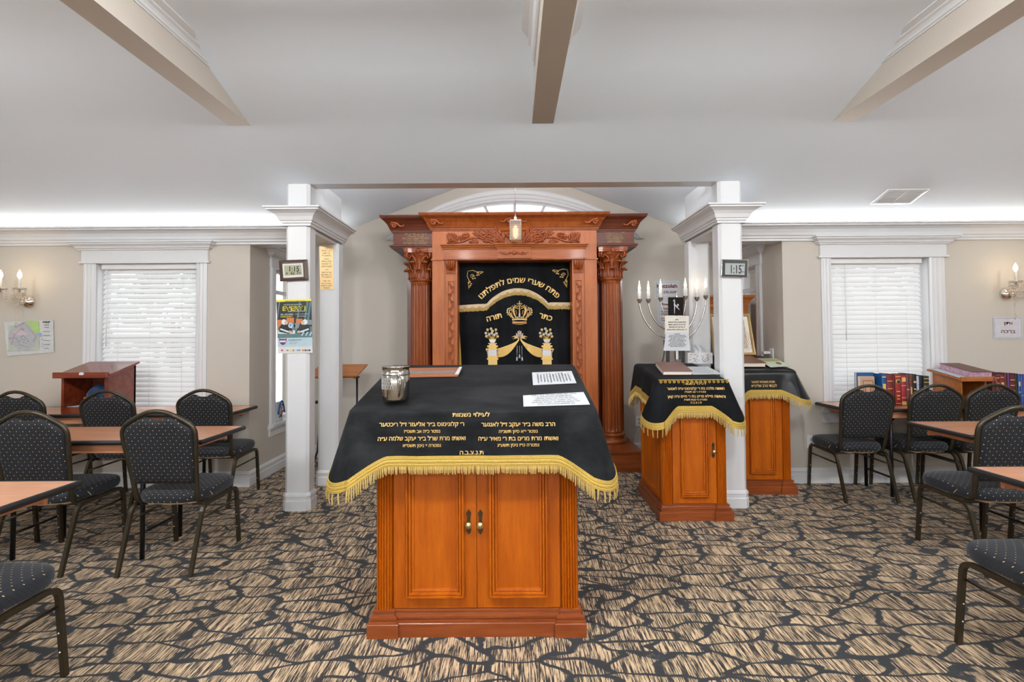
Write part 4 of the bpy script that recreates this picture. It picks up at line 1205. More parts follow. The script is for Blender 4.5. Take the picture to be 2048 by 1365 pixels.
HEBL = ['אלהי עד שלא נוצרתי איני כדאי', 'ועכשיו שנוצרתי כאילו לא נוצרתי', 'עפר אני בחיי קל וחומר במיתתי', 'הרי אני לפניך ככלי מלא בושה', 'יהי רצון מלפניך שלא אחטא', 'ומה שחטאתי מרק ברחמיך הרבים', 'אבל לא על ידי יסורים וחלים']
def txt_rows(n, v0, v1, u0, u1, hh, swap=False):
    def f(l, P, h):
        for k in range(n):
            s = v0 + (v1 - v0) * k / max(1, n - 1); inset = .06 * ((k * 7) % 4)
            def fn(a, b):
                return P(.5 + a, s + b, h) if not swap else P(s - b, .5 + a, h)
            write(l, HEBL[k % 7], hh, fn, (u1 - u0) - inset, .018)
    return f
sheet('prayer_sheet', 'white laminated prayer sheet turned sideways near the back of the velvet reading table', 'paper', [bt(1066, 771), bt(1153, 767), bt(1143, 743), bt(1064, 746)], PAPER, txt_rows(11, .15, .90, .1, .85, .055, True))
sheet('prayer_sheet', 'white laminated prayer sheet lying at the front edge of the velvet reading table', 'paper', [bt(1047, 814), bt(1180, 810), bt(1167, 785), bt(1046, 792)], PAPER, txt_rows(6, .88, .10, .12, .86, .11))
# brown folder
t = thing('leather_folder', 'brown leather folder with a white tab beside the steel cup', 'folder', bt(870, 750))
P4 = [bt(800, 757), bt(916, 755), bt(924, 739.5), bt(808, 741)]
m = MB(); m.slab(*[p + BTN * .014 for p in P4], .012); m.build('cover', LEATH, t, bevel=.002)
m = MB(); m.slab(*[p + BTN * .0175 for p in (bt(803, 752.5), bt(910, 751), bt(912, 747.5), bt(805, 749))], .003); m.build('strap', plain('grey_strap', (.20, .20, .21), .5), t)
m = MB(); m.slab(*[p + BTN * .020 for p in (bt(910, 754.5), bt(917.5, 754.5), bt(924, 740.5), bt(919, 740.5))], .005); m.build('tab', PAPER, t)
# steel cup with lid
mc = bt(791.5, 806) + Vector((0, 0, .008)); R0 = .063; H0 = .150
cup = thing('steel_cup', 'lidded steel collection cup with a slot and handle on the velvet reading table', 'cup', mc)
m = MB(); m.lathe(mc, [(.001, .004), (R0 * .93, .004), (R0 * .97, .012), (R0, .03), (R0 * 1.02, .09), (R0 * 1.02, H0 * .80), (R0 * .98, H0 * .82), (R0 * .98, H0 * .86)], 48); co = m.build('body', CHROME, cup)
m = MB()
for k in range(7):
    for sg in (-1, 1):
        m.tube([(mc.x + R0 * 1.022 * math.cos(a), mc.y + R0 * 1.022 * math.sin(a), mc.z + .060 + .052 * t_) for a, t_ in [(PI + .35 + .19 * k + sg * .16 * (tt - 3) / 3, tt / 6) for tt in range(7)]], .0007, 4)
m.build('etched_lattice', SILVT, cup)
m = MB(); m.lathe(mc, [(R0 * 1.0, H0 * .83), (R0 * 1.06, H0 * .84), (R0 * 1.06, H0 * .865), (R0 * 1.02, H0 * .875), (R0 * 1.02, H0 * 1.06), (R0 * 1.05, H0 * 1.075), (R0 * 1.05, H0 * 1.10), (R0 * 1.0, H0 * 1.115), (.0005, H0 * 1.13)], 48); lo = m.build('lid', CHROME, cup)
m = MB(); m.box(mc.x - .012, mc.x + .012, mc.y - .002, mc.y + .002, mc.z + H0 * 1.115, mc.z + H0 * 1.134); m.build('coin_slot', INK, lo)
m = MB(); a = -PI / 2 + .40; ca, sa = math.cos(a), math.sin(a)
m.tube([(mc.x + ca * r_, mc.y + sa * r_, mc.z + z_) for r_, z_ in ((R0, .120), (R0 + .018, .124), (R0 + .040, .112), (R0 + .046, .088), (R0 + .036, .058), (R0 + .018, .034), (R0 + .002, .028))], [.008, .009, .010, .0095, .008, .007, .006], 10, flat=.55); m.build('handle', CHROME, cup)

# ---- first lectern (before the right column)
sh1 = thing('lectern_cabinet', 'amber wood lectern with one panelled door and a brass knob standing before the white column', 'lectern', (1.36, 4.17, 0))
S1 = .118
cabinet(sh1, 1.112, 1.600, 3.845, 4.52, 1.005, S1, 1, .078, AMBER, AMBERX, [[(1.497, .515)]], (1.085, 1.604, 3.82, 4.53))
c1 = thing('lectern_cover', 'black velvet cover with a gold vine border on the lectern before the white column', 'table cover', (1.35, 4.15, 1.04))
f1 = drape(c1, 1.070, 1.618, 3.80, 4.545, 1.040, S1, .190, .125, .095, .03, VELVETB, GOLDB, GOLDF, bw=.045, fl=.045, side_hang=.165, cr=.032, cw=.070, seed=5, front_flare=.010)
def fpx1(px, py):
    p = at(px, py, 3.79); return p.x - 1.344, 1.040 - p.z
lines(f1, fpx1, [('לעילוי נשמות', 1368, 1413, 770, 5), ('האשה מלכה בת ר׳ קלונימוס ע״ה לאנגער', 1334, 1448, 780, 5.2), ('נפטרה ו׳ אב תשס״ו', 1370, 1412, 786, 3.8),
    ('והאשה מיילא מרים בת ר׳ חיים ע״ה קאץ', 1334, 1448, 795.5, 5.2), ('נפטרה ט׳ טבת תשנ״ג', 1368, 1414, 801.5, 3.8), ('ת נ צ ב ה', 1381, 1403, 807.5, 4.2)], c1)
m = MB(); nn = 60
for ph in (0, PI):
    m.tube([(1.085 + .52 * i / nn, 3.80 + .012 + .010 * math.sin(i * .9 + ph), 1.0405 - .001 - .010 * (math.sin(i * .9 + ph) < 0) * 0 + .004) for i in range(nn + 1)], .0035, 5)
for i in range(16):
    cx = 1.10 + .49 * i / 15
    m.tube([(cx + .011 * (1 - .7 * j / 16) * math.cos(j * .5), 3.800 - .002 + .010 * math.sin(j * .5) * (1 - .7 * j / 16) + .004, 1.040 - .012 + .010 * (1 - .7 * j / 16) * math.sin(j * .5)) for j in range(17)], .003, 5)
m.build('vine_border', GOLDB, c1)
P1 = (0, 3.80, 1.042); N1 = Vector((0, -S1, 1)).normalized(); l1 = lambda x, y, d=0: onplane(x, y, P1, N1) + N1 * d
def lying_book(label, pts, th, cov_m, n, group=None, title=None, page=CREAM):
    """a closed book lying on a top; pts front-left, front-right, back-right, back-left of its underside"""
    c = sum((Vector(p) for p in pts), Vector()) / 4; t = thing('closed_book', label, 'book', c, group=group)
    P = [Vector(p) for p in pts]; cen = c
    ins = [cen + (p - cen) * .955 for p in P]
    m = MB(); m.slab(*[p + n * (th - .003) for p in ins], th - .006); m.build('pages', page, t)
    m = MB(); m.slab(*[p + n * .004 for p in P], .003); m.slab(*[p + n * th for p in P], .003)
    m.slab(P[0] + n * .004, P[3] + n * .004, P[3] + n * (th - .001), P[0] + n * (th - .001), .003) if False else None
    co = m.build('cover', cov_m, t)
    if title:
        l = MB(); u = (P[1] - P[0]); v = (P[3] - P[0])
        write(l, title, .10, lambda a, b: P[0] + u * (.5 + a) + v * (.74 + b) + n * (th + .0008), .4, .02); l.build('lettering', GOLDT, t)
    return t
lying_book('closed brown prayer book lying on the black lectern cover with the gold vine border', [l1(1326, 751), l1(1385, 751), l1(1362, 732), l1(1310, 732)], .034, plain('brown_rose_cover', (.20, .085, .065), .4), N1, None, 'סידור')
sheet('prayer_sheet', 'white paper sheet beside the brown book on the lectern before the white column', 'paper', [l1(1386, 750), l1(1444, 749), l1(1416, 734), l1(1368, 734)], PAPER, txt_rows(6, .85, .15, .15, .85, .07))

# ---- second lectern (behind the right column)
sh2 = thing('lectern_cabinet', 'amber wood lectern without a knob standing beside the corner of the window wall', 'lectern', (2.17, 4.75, 0))
cabinet(sh2, 1.915, 2.415, 4.46, 5.05, 1.03, .16, 1, .076, AMBER, AMBERX, [[]], (1.90, 2.43, 4.44, 5.06))
c2 = thing('lectern_cover', 'shiny black cover with two gold lines of lettering on the lectern by the window wall', 'table cover', (2.17, 4.72, 1.07))
f2 = drape(c2, 1.885, 2.465, 4.425, 5.06, 1.068, .16, .170, .085, .095, .035, plain('glossy_black_velvet', (.006, .0065, .0075), .34, spec=.3), GOLDB, GOLDF, bw=.034, fl=.045, side_hang=.165, cr=.034, cw=.075, seed=9, front_flare=.012)
def fpx2(px, py):
    p = at(px, py, 4.41); return p.x - 2.175, 1.068 - p.z
lines(f2, fpx2, [('נדבת משפחת לאנגער', 1503, 1550, 766.5, 4.6), ('לכבוד הרב שליט״א', 1503, 1554, 774.5, 5.4)], c2)
P2 = (0, 4.425, 1.070); N2 = Vector((0, -.16, 1)).normalized(); l2 = lambda x, y, d=0: onplane(x, y, P2, N2) + N2 * d
lying_book('thick brown leather book lying under the leaning picture frame', [l2(1470, 735), l2(1532, 735), l2(1500, 719), l2(1455, 719)], .040, plain('tooled_brown_cover', (.16, .050, .026), .4), N2)
t, P = sheet('prayer_pamphlet', 'pale green pamphlet with a picture lying beside the thick brown leather book', 'pamphlet', [l2(1541, 736), l2(1581, 733.5), l2(1552, 718), l2(1512, 718)], plain('pale_green_paper', (.62, .68, .56), .5), None, lift=.004)
m = MB(); m.quad(P(.05, .62, .005), P(.95, .62, .005), P(.95, .92, .005), P(.05, .92, .005)); m.build('olive_heading', plain('olive_ink', (.42, .42, .16), .5), t)
m = MB(); m.add([P(.68 + .12 * math.cos(a * PI / 8), .36 + .14 * math.sin(a * PI / 8), .005) for a in range(16)], [tuple(range(16))]); m.build('round_picture', plain('portrait_brown', (.25, .10, .05), .5), t)
# picture frame leaning at the back
t = thing('picture_frame', 'gold framed picture leaning against the bookcase on the second lectern', 'picture', (2.05, 4.9, 1.15))
a = at(1512, 711, 4.86); tr = at(1495, 628, 4.98)
V = Vector((0, tr.y - a.y, tr.z - a.z)); hh = V.length; V.normalize(); Wd = .40; U = Vector((1, 0, 0)); O = Vector((a.x - Wd, a.y, a.z)); NN = U.cross(V)
NN = -NN if NN.y > 0 else NN
m = MB(); m.frame(O, U, V, NN, Wd, hh, [(0, -.012), (0, .008), (.006, .014), (.014, .010), (.022, .012), (.028, .002), (.03, 0)]); m.build('frame', plain('gilt_frame', (.55, .38, .18), .3, .6), t)
q = lambda u0, u1, v0, v1, d: [O + U * Wd * x + V * hh * y + NN * d for x, y in ((u0, v0), (u1, v0), (u1, v1), (u0, v1))]
m = MB(); m.slab(*q(.03, .97, .03, .97, .001), .004); m.build('mount', CREAM, t)
m = MB(); m.quad(*q(.16, .84, .16, .84, .002)); m.build('print', plain('pale_drawing', (.55, .46, .36), .4, var=.5, scale=40), t)
m = MB()
for k in range(5):
    r_ = .03 + .018 * k
    m.tube([O + U * (Wd * .72 + r_ * math.cos(x * PI / 12)) + V * (hh * .34 + r_ * math.sin(x * PI / 12)) + NN * .003 for x in range(25)], .0012, 4)
m.build('drawn_rings', LEATH, t)
# bookcase behind
bc = thing('bookcase', 'tall narrow wooden bookcase with a panelled back in the alcove corner', 'bookcase', (2.22, 5.55, 0))
m = MB(); m.box(1.93, 2.46, 5.32, 5.7, 0, 1.74); m.frame((1.95, 5.32, .1), (1, 0, 0), (0, 0, 1), (0, -1, 0), .50, 1.62, [(0, 0), (0, .004), (.05, .004), (.054, .012), (.066, .010), (.075, .002), (.08, -.006), (.085, -.006)], 0)
m.build('body', HONEY, bc)
m = MB(); m.sweep([(0, 1.69), (.008, 1.70), (.02, 1.735), (.05, 1.765), (.05, 1.785), (0, 1.79)], [(1.93, 5.7), (1.93, 5.32), (2.46, 5.32), (2.46, 5.7)]); m.box(1.93, 2.46, 5.32, 5.7, 1.73, 1.785); m.build('cornice', HONEY, bc)
t = thing('storage_box', 'pale grey lidded box seen in the slit between the two white columns', 'box', (1.90, 5.15, 1.165))
zb_ = 1.068 + .16 * (5.0 - 4.425)
m = MB(); m.box(1.90, 2.04, 5.00, 5.10, zb_ + .016, zb_ + .20); m.build('body', plain('grey_plastic', (.45, .46, .48), .4), t, bevel=.008)
m = MB(); m.box(1.895, 2.045, 4.995, 5.105, zb_ + .20, zb_ + .235); m.build('lid', PLASW, t, bevel=.006)
t['label'] = 'pale grey lidded box behind the picture frame on the second lectern'
m = MB(); p = l2(1535, 712); m.box(p.x - .05, p.x + .06, 5.0, 5.05, p.z - .002 + .02, p.z + .045)
t = thing('tissue_packet', 'small white packet at the back of the second lectern', 'packet', (p.x, 5.02, p.z)); m.build('wrapper', PLASW, t, bevel=.006)

# ---- lamp stand with the menorah behind the first lectern
st = thing('pedestal_stand', 'narrow white pedestal behind the first lectern carrying the candle lamp', 'stand', (1.45, 4.70, 0))
m = MB(); m.box(1.20, 1.66, 4.64, 4.78, 1.09, 1.115); m.build('top', PLASW, st, bevel=.004)
m = MB(); m.box(1.24, 1.62, 4.66, 4.76, 0, 1.09); m.build('column', PLASB, st)
mx = at(1356, 722, 4.68).x; YM = 4.69
men = thing('electric_menorah', 'silver electric menorah with curved arms and lit candle bulbs', 'candelabrum', (mx, YM, 1.115))
m = MB(); m.lathe((mx, YM, 1.115), [(.075, 0), (.078, .006), (.060, .012), (.035, .022), (.020, .035), (.016, .045)], 24)
m.box(mx - .022, mx + .022, YM - .022, YM + .022, 1.155, 1.27); m.lathe((mx, YM, 1.27), [(.024, 0), (.028, .012), (.016, .022), (.010, .05), (.008, .30), (.012, .46), (.008, .50)], 16); m.build('stem', SILVER, men)
tops = [(1279, 604), (1297, 604), (1321.5, 601), (1371, 598), (1394, 600), (1411.5, 597)]
join = [(1320, 676), (1326, 660), (1334, 640), (1346, 640), (1366, 662), (1373, 676)]
for (tx, ty), (jx, jy) in zip(tops, join):
    T = at(tx, ty, YM); J = at(jx, jy, YM); sgn = 1 if T.x > mx else -1
    C0 = Vector((mx, YM, J.z - .02)); pts = []
    wd = T.x - mx; hgt = T.z - C0.z
    for i in range(21):
        a = i / 20 * PI / 2; pts.append((mx + wd * math.sin(a) ** .9, YM, C0.z + hgt * (1 - math.cos(a) ** 1.15)))
    m = MB(); m.tube(pts, .0075, 10); m.lathe(T, [(.008, -.014), (.013, -.004), (.021, .004), (.022, .024), (.024, .027)], 16); ar = m.build('arm', SILVER, men)
    m = MB(); m.lathe((T.x, YM, T.z + .02), [(.0175, 0), (.0175, .075), (.012, .080)], 16); m.build('candle_tube', PLASW, ar)
    m = MB(); m.lathe((T.x, YM, T.z + .098), [(.006, 0), (.0105, .018), (.0110, .032), (.007, .055), (.002, .080), (.0006, .095)], 12); m.build('bulb', BULBW, ar)
# sign holder before the menorah
sg_ = thing('sign_stand', 'clear stand with a black square sign and two white prayer pages before the menorah', 'sign', (1.45, 4.62, 1.12))
YS = 4.60
def pq(m, x0, y0, x1, y1, Y, th=.003, mi=0):
    a, b, c, d = at(x0, y1, Y), at(x1, y1, Y), at(x1, y0, Y), at(x0, y0, Y)
    return m.slab(a, b, c, d, th, mi)
m = MB(); pq(m, 1337, 595, 1367, 631, YS, .012); bo = m.build('black_sign', plain('sign_black', (.010, .006, .005), .7, spec=.2), sg_)
m = MB(); A = lambda x, y: at(1260 + x / 6.822, 540 + y / 6.822, YS - .004)
m.tube([A(606, 600), A(607, 540), A(610, 500), A(604, 470), A(612, 440)], [.003, .004, .005, .006, .004], 6)
m.tube([A(612, 440), A(600, 425), A(606, 405)], [.004, .009, .004], 6)
m.tube([A(607, 470), A(640, 510), A(675, 546)], [.005, .006, .004], 6)
m.tube([A(640, 505), A(664, 480), A(658, 474), A(640, 482)], [.004, .005, .008, .004], 6)
m.build('letter_mark', PAPER, bo)
m = MB(); pq(m, 1330, 632, 1378, 670, YS - .006, .002); po = m.build('prayer_page', CREAM, sg_)
m = MB()
for k, (y, wpx) in enumerate(((641, 6), (646, 35), (651, 34), (656, 32), (661, 40))):
    c = at(1354, y, YS - .0085); write(m, HEBL[k], .018, lambda a, b: (c.x + a, c.y, c.z + b), wpx * YS / FPX, .02)
m.build('lettering', INK, po)
m = MB(); a, b, c, d = at(1327, 702, YS - .03), at(1381, 702, YS - .03), at(1377, 665, YS - .012), at(1332, 665, YS - .012); m.slab(a, b, c, d, .002); po = m.build('folded_page', PAPER, sg_)
m = MB()
for k in range(10):
    v = .12 + .075 * k; p = (a + b) / 2 * v + (c + d) / 2 * (1 - v)
    write(m, HEBL[k % 7], .012, lambda s_, t_: (p.x + s_, p.y - .0022, p.z + t_), (.05 if k == 0 else .12 + .02 * (k % 3)), .02)
m.build('lettering', INK, po)
m = MB()
for x in (1336, 1366): pq(m, x - 3.5, 700, x + 3.5, 726, YS + .02, .01)
m.build('foot', PLASB, sg_)
m = MB(); b0 = at(1328, 680, YS + .03); m.tube([b0, at(1329, 700, YS + .03), at(1327, 716, YS + .03), at(1323, 728, YS)], .006, 6); tag(m.build('power_cord', PLASB), 'black cord running down beside the menorah sign', 'cord')
# tissue box
t = thing('tissue_box', 'white patterned tissue box with a tissue pulled up beside the menorah', 'tissue box', (1.74, 4.69, 1.1))
a = at(1376, 726, 4.60); b = at(1425, 706, 4.60)
m = MB(); m.box(a.x, b.x, 4.60, 4.71, 1.118, b.z); bx_ = m.build('carton', PLASW, t)
m = MB(); rnd = random.Random(4)
for k in range(60):
    x = rnd.uniform(a.x + .01, b.x - .015); z = rnd.uniform(1.128, b.z - .012); m.box(x, x + rnd.choice((.003, .006, .01)), 4.598, 4.60, z, z + .005, rnd.randint(0, 1))
m.build('printed_pattern', [BLUEINK, LEATH], bx_)
m = MB(); cx = (a.x + b.x) / 2 + .01
m.grid(lambda u, v: (cx + (u - .5) * .10 * (1 - .3 * v) + .012 * math.sin(v * 5), 4.655 + .02 * math.sin(u * 9 + v * 2), b.z - .005 + .085 * v * (1 - .35 * abs(u - .4))), 12, 8); m.build('tissue', PAPER, t)
# emergency notices on the alcove wall
def notice(name, label, x0, y0, x1, y1, rows, mat=PAPER, ink=REDINK, border=None):
    Y = YB - .004; a = at(x0, y1, Y); b = at(x1, y0, Y)
    t = thing(name, label, 'notice', ((a.x + b.x) / 2, Y, a.z))
    m = MB(); m.box(a.x, b.x, Y, Y + .003, a.z, b.z); m.build('sheet', mat, t)
    m = MB()
    for tx, y, wpx, hpx in rows:
        c = at((x0 + x1) / 2, y, Y - .001); write(m, tx, hpx * Y / FPX / .72, lambda u, v: (c.x + u, c.y, c.z + v), wpx * Y / FPX, .03)
    m.build('lettering', ink, t)
    m = MB(); m.frame((a.x + .012, Y, a.z + .012), (1, 0, 0), (0, 0, 1), (0, -1, 0), b.x - a.x - .024, b.z - a.z - .024, [(0, .001), (.006, .001)]); m.build('border', plain('blue_grey_line', (.35, .42, .5), .6), t)
notice('emergency_notice', 'white notice with a red phone number on the alcove wall behind the menorah', 1310, 562, 1358, 597, [('Hatzolah', 576, 40, 8), ('732-370-3600', 587, 38, 5)])
notice('emergency_notice', 'smaller notice with red print hanging below the phone number notice', 1316, 600, 1362, 650, [('Emergency', 611, 30, 5), ('please call', 619, 28, 4), ('Hatzolah first', 625, 34, 3), ('fire police poison', 630, 34, 3), ('give your address', 638, 34, 2.5), ('stay on the line', 642, 32, 2.5)])

# ================================================================== CHAIRS
def arc_corner(pts, r=.05, n=5):
    """round the inner corners of a polyline"""
    P = [Vector(p) for p in pts]; out = [P[0]]
    for a, b, c in zip(P[:-2], P[1:-1], P[2:]):
        u = (a - b); v = (c - b); k = min(r, u.length * .45, v.length * .45); u.normalize(); v.normalize()
        p, q = b + u * k, b + v * k
        for i in range(n + 1):
            t = i / n; out.append(p * (1 - t) ** 2 + b * 2 * t * (1 - t) + q * t * t)
    out.append(P[-1]); return out
def backy(z): return .105 - .21 * max(0, z - .46) * (1 - .15 * (z - .46))
def halfw(z):
    if z < .80: return .183 + .030 * ((z - .42) / .38)
    return .213
ARCH = [(.183, .45), (.192, .56), (.203, .68), (.214, .79), (.213, .835), (.196, .868), (.150, .900), (.095, .930), (.050, .948), (0, .953)]
def zarch(x):
    x = abs(x); A = [(0, .953), (.050, .948), (.095, .930), (.150, .900), (.196, .868), (.212, .838)]
    for (a, za), (b, zb) in zip(A[:-1], A[1:]):
        if x <= b: return za + (zb - za) * (x - a) / (b - a)
    return .835
def make_chair():
    t = thing('banquet_chair', 'chair', 'chair')
    for sx in (-1, 1):
        X = sx * .212
        f = MB(); pts = arc_corner([(X, .525, 0), (X, .488, .381), (X * .985, .31, .378)], .055, 7)
        f.tube(pts, .0148, 4, rot=PI / 4); 
        for z, yv in ((.11, .514), (.19, .507)): f.sphere((X * 1.0, yv - .014, z), .005, 6, 4, 1)
        f.build('leg', [BRONZE, STUD], t)
        r = MB(); pts = arc_corner([(X, .0, 0), (X, .118, .374), (X * .985, .31, .378)], .05, 7); r.tube(pts, .0148, 4, rot=PI / 4); r.build('leg', BRONZE, t)
        s = MB(); s.tube([(X * .98, .492, .300), (X * .98, .092, .296)], .0075, 6); s.build('stretcher', BRONZE, t)
    m = MB(); m.tube([(-.20, .44, .372), (.20, .44, .372)], .010, 6); m.build('seat_rail', BRONZE, t); m = MB(); m.tube([(-.20, .17, .372), (.20, .17, .372)], .010, 6); m.build('seat_rail', BRONZE, t)
    # back frame: one loop of tube
    L = [(.178, .30, .392), (.178, .125, .392)]
    prof = [(x, backy(z), z) for x, z in ARCH]
    side = arc_corner([Vector(p) for p in L] + [Vector(p) for p in prof], .028, 4)
    full = side + [Vector((-p.x, p.y, p.z)) for p in side[::-1]][1:]
    m = MB(); m.tube(full, .0135, 8); m.build('back_frame', BRONZE, t)
    # padded back with a hand hole under the crown
    def W(z):
        return (halfw(z) if z < .8 else .213) - .010
    def ztop(x):
        return zarch(x * 1.02) - .016 - .036 * max(0, 1 - (abs(x) / .068) ** 2) ** .8
    NU, NV = 26, 16
    def panel(sgn):
        def fn(u, v):
            w = (u - .5) * 2; xt = w * .203; zt_ = ztop(xt)
            z = .512 + (zt_ - .512) * v; x = w * W(z) if z < .83 else w * W(.83) * (1 - .0 * v)
            x = w * (W(min(z, .80)))
            e = min(1, min(1 - abs(w), 1) / .10, v / .06, (1 - v) / .06); e = max(0, e) ** .5
            return (x, backy(z) - sgn * (.004 + .017 * e), z)
        return fn
    m = MB(); m.grid(panel(1), NU, NV); m.grid(panel(-1), NU, NV)
    k = (NU + 1) * (NV + 1)
    ring = [i for i in range(NU + 1)] + [j * (NU + 1) + NU for j in range(1, NV + 1)] + [NV * (NU + 1) + i for i in range(NU - 1, -1, -1)] + [j * (NU + 1) for j in range(NV - 1, 0, -1)]
    for a, b in zip(ring, ring[1:] + ring[:1]):
        m.f.append([a, b, b + k, a + k]); m.m.append(0); m.sm.append(True)
    m.build('backrest', FABB, t)
    # cushion
    def outl(a):
        c, s_ = math.cos(a), math.sin(a); p = 2 / 3.6
        x = (abs(c) ** p) * (1 if c > 0 else -1); y = (abs(s_) ** p) * (1 if s_ > 0 else -1)
        hw_ = .212 + .012 * y
        return x * hw_, .315 + y * .232
    m = MB(); n = 44; rings = []
    for sc, z in ((.90, .392), (.955, .394), (.985, .403), (1.0, .419), (.998, .434), (.985, .446), (.955, .455), (.86, .463), (.65, .470), (.35, .474)):
        rings.append([(.0 + (outl(2 * PI * i / n)[0]) * sc, .315 + (outl(2 * PI * i / n)[1] - .315) * sc, z) for i in range(n)])
    vs = [p for r_ in rings for p in r_] + [(0, .315, .475)]; fs = []
    for q in range(len(rings) - 1):
        for i in range(n): fs.append((q * n + i, q * n + (i + 1) % n, (q + 1) * n + (i + 1) % n, (q + 1) * n + i))
    for i in range(n): fs.append(((len(rings) - 1) * n + i, (len(rings) - 1) * n + (i + 1) % n, len(vs) - 1))
    fs.append(tuple(range(n))[::-1])
    m.add(vs, fs, 0, True); m.build('seat', FABS, t)
    m = MB(); rnd = random.Random(5); lo = []
    for i in range(n):
        a = outl(2 * PI * i / n); lo.append((a[0] * .90, .315 + (a[1] - .315) * .90, .388 - rnd.uniform(0, .008)))
    up = [(p[0], p[1], .3985) for p in lo]
    m.add(lo + up, [(i, (i + 1) % n, n + (i + 1) % n, n + i) for i in range(n)] + [tuple(range(n))[::-1], tuple(n + i for i in range(n))]); m.build('seat_lining', TAN, t)
    return t
chair = make_chair()
CH = [(-2.075, 2.985, 0, 'dotted banquet chair nearest the bimah, at the middle table by the open blind', 0),
      (-2.83, 2.985, .03, 'dotted banquet chair second from the aisle at the middle table by the open blind', 0),
      (-3.44, 2.985, 0, 'dotted banquet chair of which only one leg shows, third along the middle table', 0),
      (-2.05, 1.605, 0, 'dotted banquet chair tucked under the front table, its seat cut off beside the carpet', 0),
      (-2.515, 4.16, .02, 'dotted banquet chair at the far table, nearest the alcove corner by the open blind', 0),
      (-3.28, 4.13, 0, 'dotted banquet chair at the far table before the mahogany box lectern', 0),
      (-4.01, 4.13, 0, 'dotted banquet chair at the far table below the pinned map', 0),
      (2.915, 4.19, 0, 'dotted banquet chair before the beige and blue books at the far table', 0),
      (3.48, 4.19, 0, 'dotted banquet chair before the small slanted lectern at the far table', 0),
      (3.945, 4.19, 0, 'dotted banquet chair before the maroon books beside the small slanted lectern', 0),
      (2.885, 2.915, -.04, 'dotted banquet chair drawn up to the middle table under the closed blind', 0),
      (3.53, 2.93, 0, 'dotted banquet chair mostly out of frame beside the middle table chair under the closed blind', 0),
      (2.185, 1.785, 0, 'dotted banquet chair at the frame edge, only seat and leg showing, closed blind side', 0)]
for i, (x, y, rz, lab, _) in enumerate(CH):
    if i == 0:
        chair.location = (x, y, 0); chair.rotation_euler = (0, 0, rz); chair['label'] = lab; chair['group'] = 'banquet chairs at the study tables'
    else: copy_thing(chair, (x, y, 0), rz, lab, 'banquet chairs at the study tables')

# ================================================================== TABLES
def table(label, x0, x1, y0, y1, legx, zt=.75):
    t = thing('folding_table', label, 'table', ((x0 + x1) / 2, (y0 + y1) / 2, 0), 0, 'study tables with black edges')
    m = MB(); m.box(x0 + .004, x1 - .004, y0 + .004, y1 - .004, zt - .022, zt); m.build('tabletop', TABLE, t)
    m = MB(); E_ = [(-.002, zt - .028), (.003, zt - .026), (.007, zt - .018), (.007, zt - .010), (.003, zt - .002), (-.002, zt + .0015), (-.006, zt + .001), (-.006, zt - .028)]
    m.sweep(E_ + E_[:1], [(x0, y0), (x1, y0), (x1, y1), (x0, y1)], closed=True); m.build('edge_band', BLACKE, t)
    m = MB(); m.box(x0 + .10, x1 - .10, y0 + .045, y0 + .065, zt - .085, zt - .022); m.box(x0 + .10, x1 - .10, y1 - .065, y1 - .045, zt - .085, zt - .022); m.box(x0 + .10, x0 + .12, y0 + .065, y1 - .065, zt - .07, zt - .022); m.box(x1 - .12, x1 - .10, y0 + .065, y1 - .065, zt - .07, zt - .022); m.build('apron', TABLE, t)
    for lx in legx:
        for yy in (y0 + .07, y1 - .07):
            m = MB(); m.tube([(lx, yy, 0), (lx, yy, zt - .03)], .014, 8); m.build('leg', BLACKM, t)
        m = MB(); m.tube([(lx, y0 + .07, .16), (lx, y1 - .07, .16)], .009, 6); m.build('crossbar', BLACKM, t)
        s = 1 if lx < (x0 + x1) / 2 else -1
        m = MB(); m.tube([(lx, (y0 + y1) / 2 - .05, .53), (lx + s * .19, (y0 + y1) / 2 - .05, zt - .03)], .008, 6); m.tube([(lx, y0 + .07, .53), (lx, y1 - .07, .53)], .008, 6); m.build('brace', BLACKM, t)
    return t
table('far study table under the open blind carrying the mahogany lectern', -4.80, -2.362, 4.27, 4.745, (-4.4, -2.8))
table('middle study table on the open blind side of the hall', -3.74, -1.912, 3.165, 3.67, (-3.13, -2.32))
table('front study table at the frame edge on the open blind side', -3.75, -1.920, 1.77, 2.286, (-3.4, -2.3))
table('far study table under the closed blind carrying the rows of books', 2.802, 5.24, 4.287, 4.745, (3.20, 4.85))
table('middle study table on the closed blind side of the hall', 2.815, 4.64, 3.165, 3.665, (3.26, 4.3))
table('front study table at the frame edge on the closed blind side', 2.148, 3.98, 1.92, 2.425, (2.55, 3.6))
TZ = .7515

# ---- mahogany box lectern on the far table
X0, X1, Y0, Y1 = -3.765, -3.375, 4.285, 4.60
t = thing('box_lectern', 'mahogany box lectern with a slanted top and open front standing on the far table', 'lectern', ((X0 + X1) / 2, (Y0 + Y1) / 2, TZ))
zf_, zk = at(170, 753, Y0).z - TZ, at(260, 728, Y1).z - TZ
zs_ = lambda y: TZ + zf_ + (zk - zf_) * (y - Y0) / (Y1 - Y0)
m = MB()
for a, b in ((X0, X0 + .022), (X1 - .03, X1)):
    m.prism([(Y0, TZ), (Y1, TZ), (Y1, zs_(Y1)), (Y0, zs_(Y0))], 'x', a, b)
m.box(X0, X1, Y1 - .02, Y1, TZ, zs_(Y1 - .02)); m.box(X0 + .02, X1 - .02, Y0 + .005, Y1, TZ, TZ + .055)
m.build('box', MAHOG, t)
m = MB(); m.prism([(Y0 - .035, zs_(Y0 - .035)), (Y1 + .01, zs_(Y1 + .01)), (Y1 + .01, zs_(Y1 + .01) + .02), (Y0 - .01, zs_(Y0) + .02)], 'x', X0 - .035, X1 + .03)
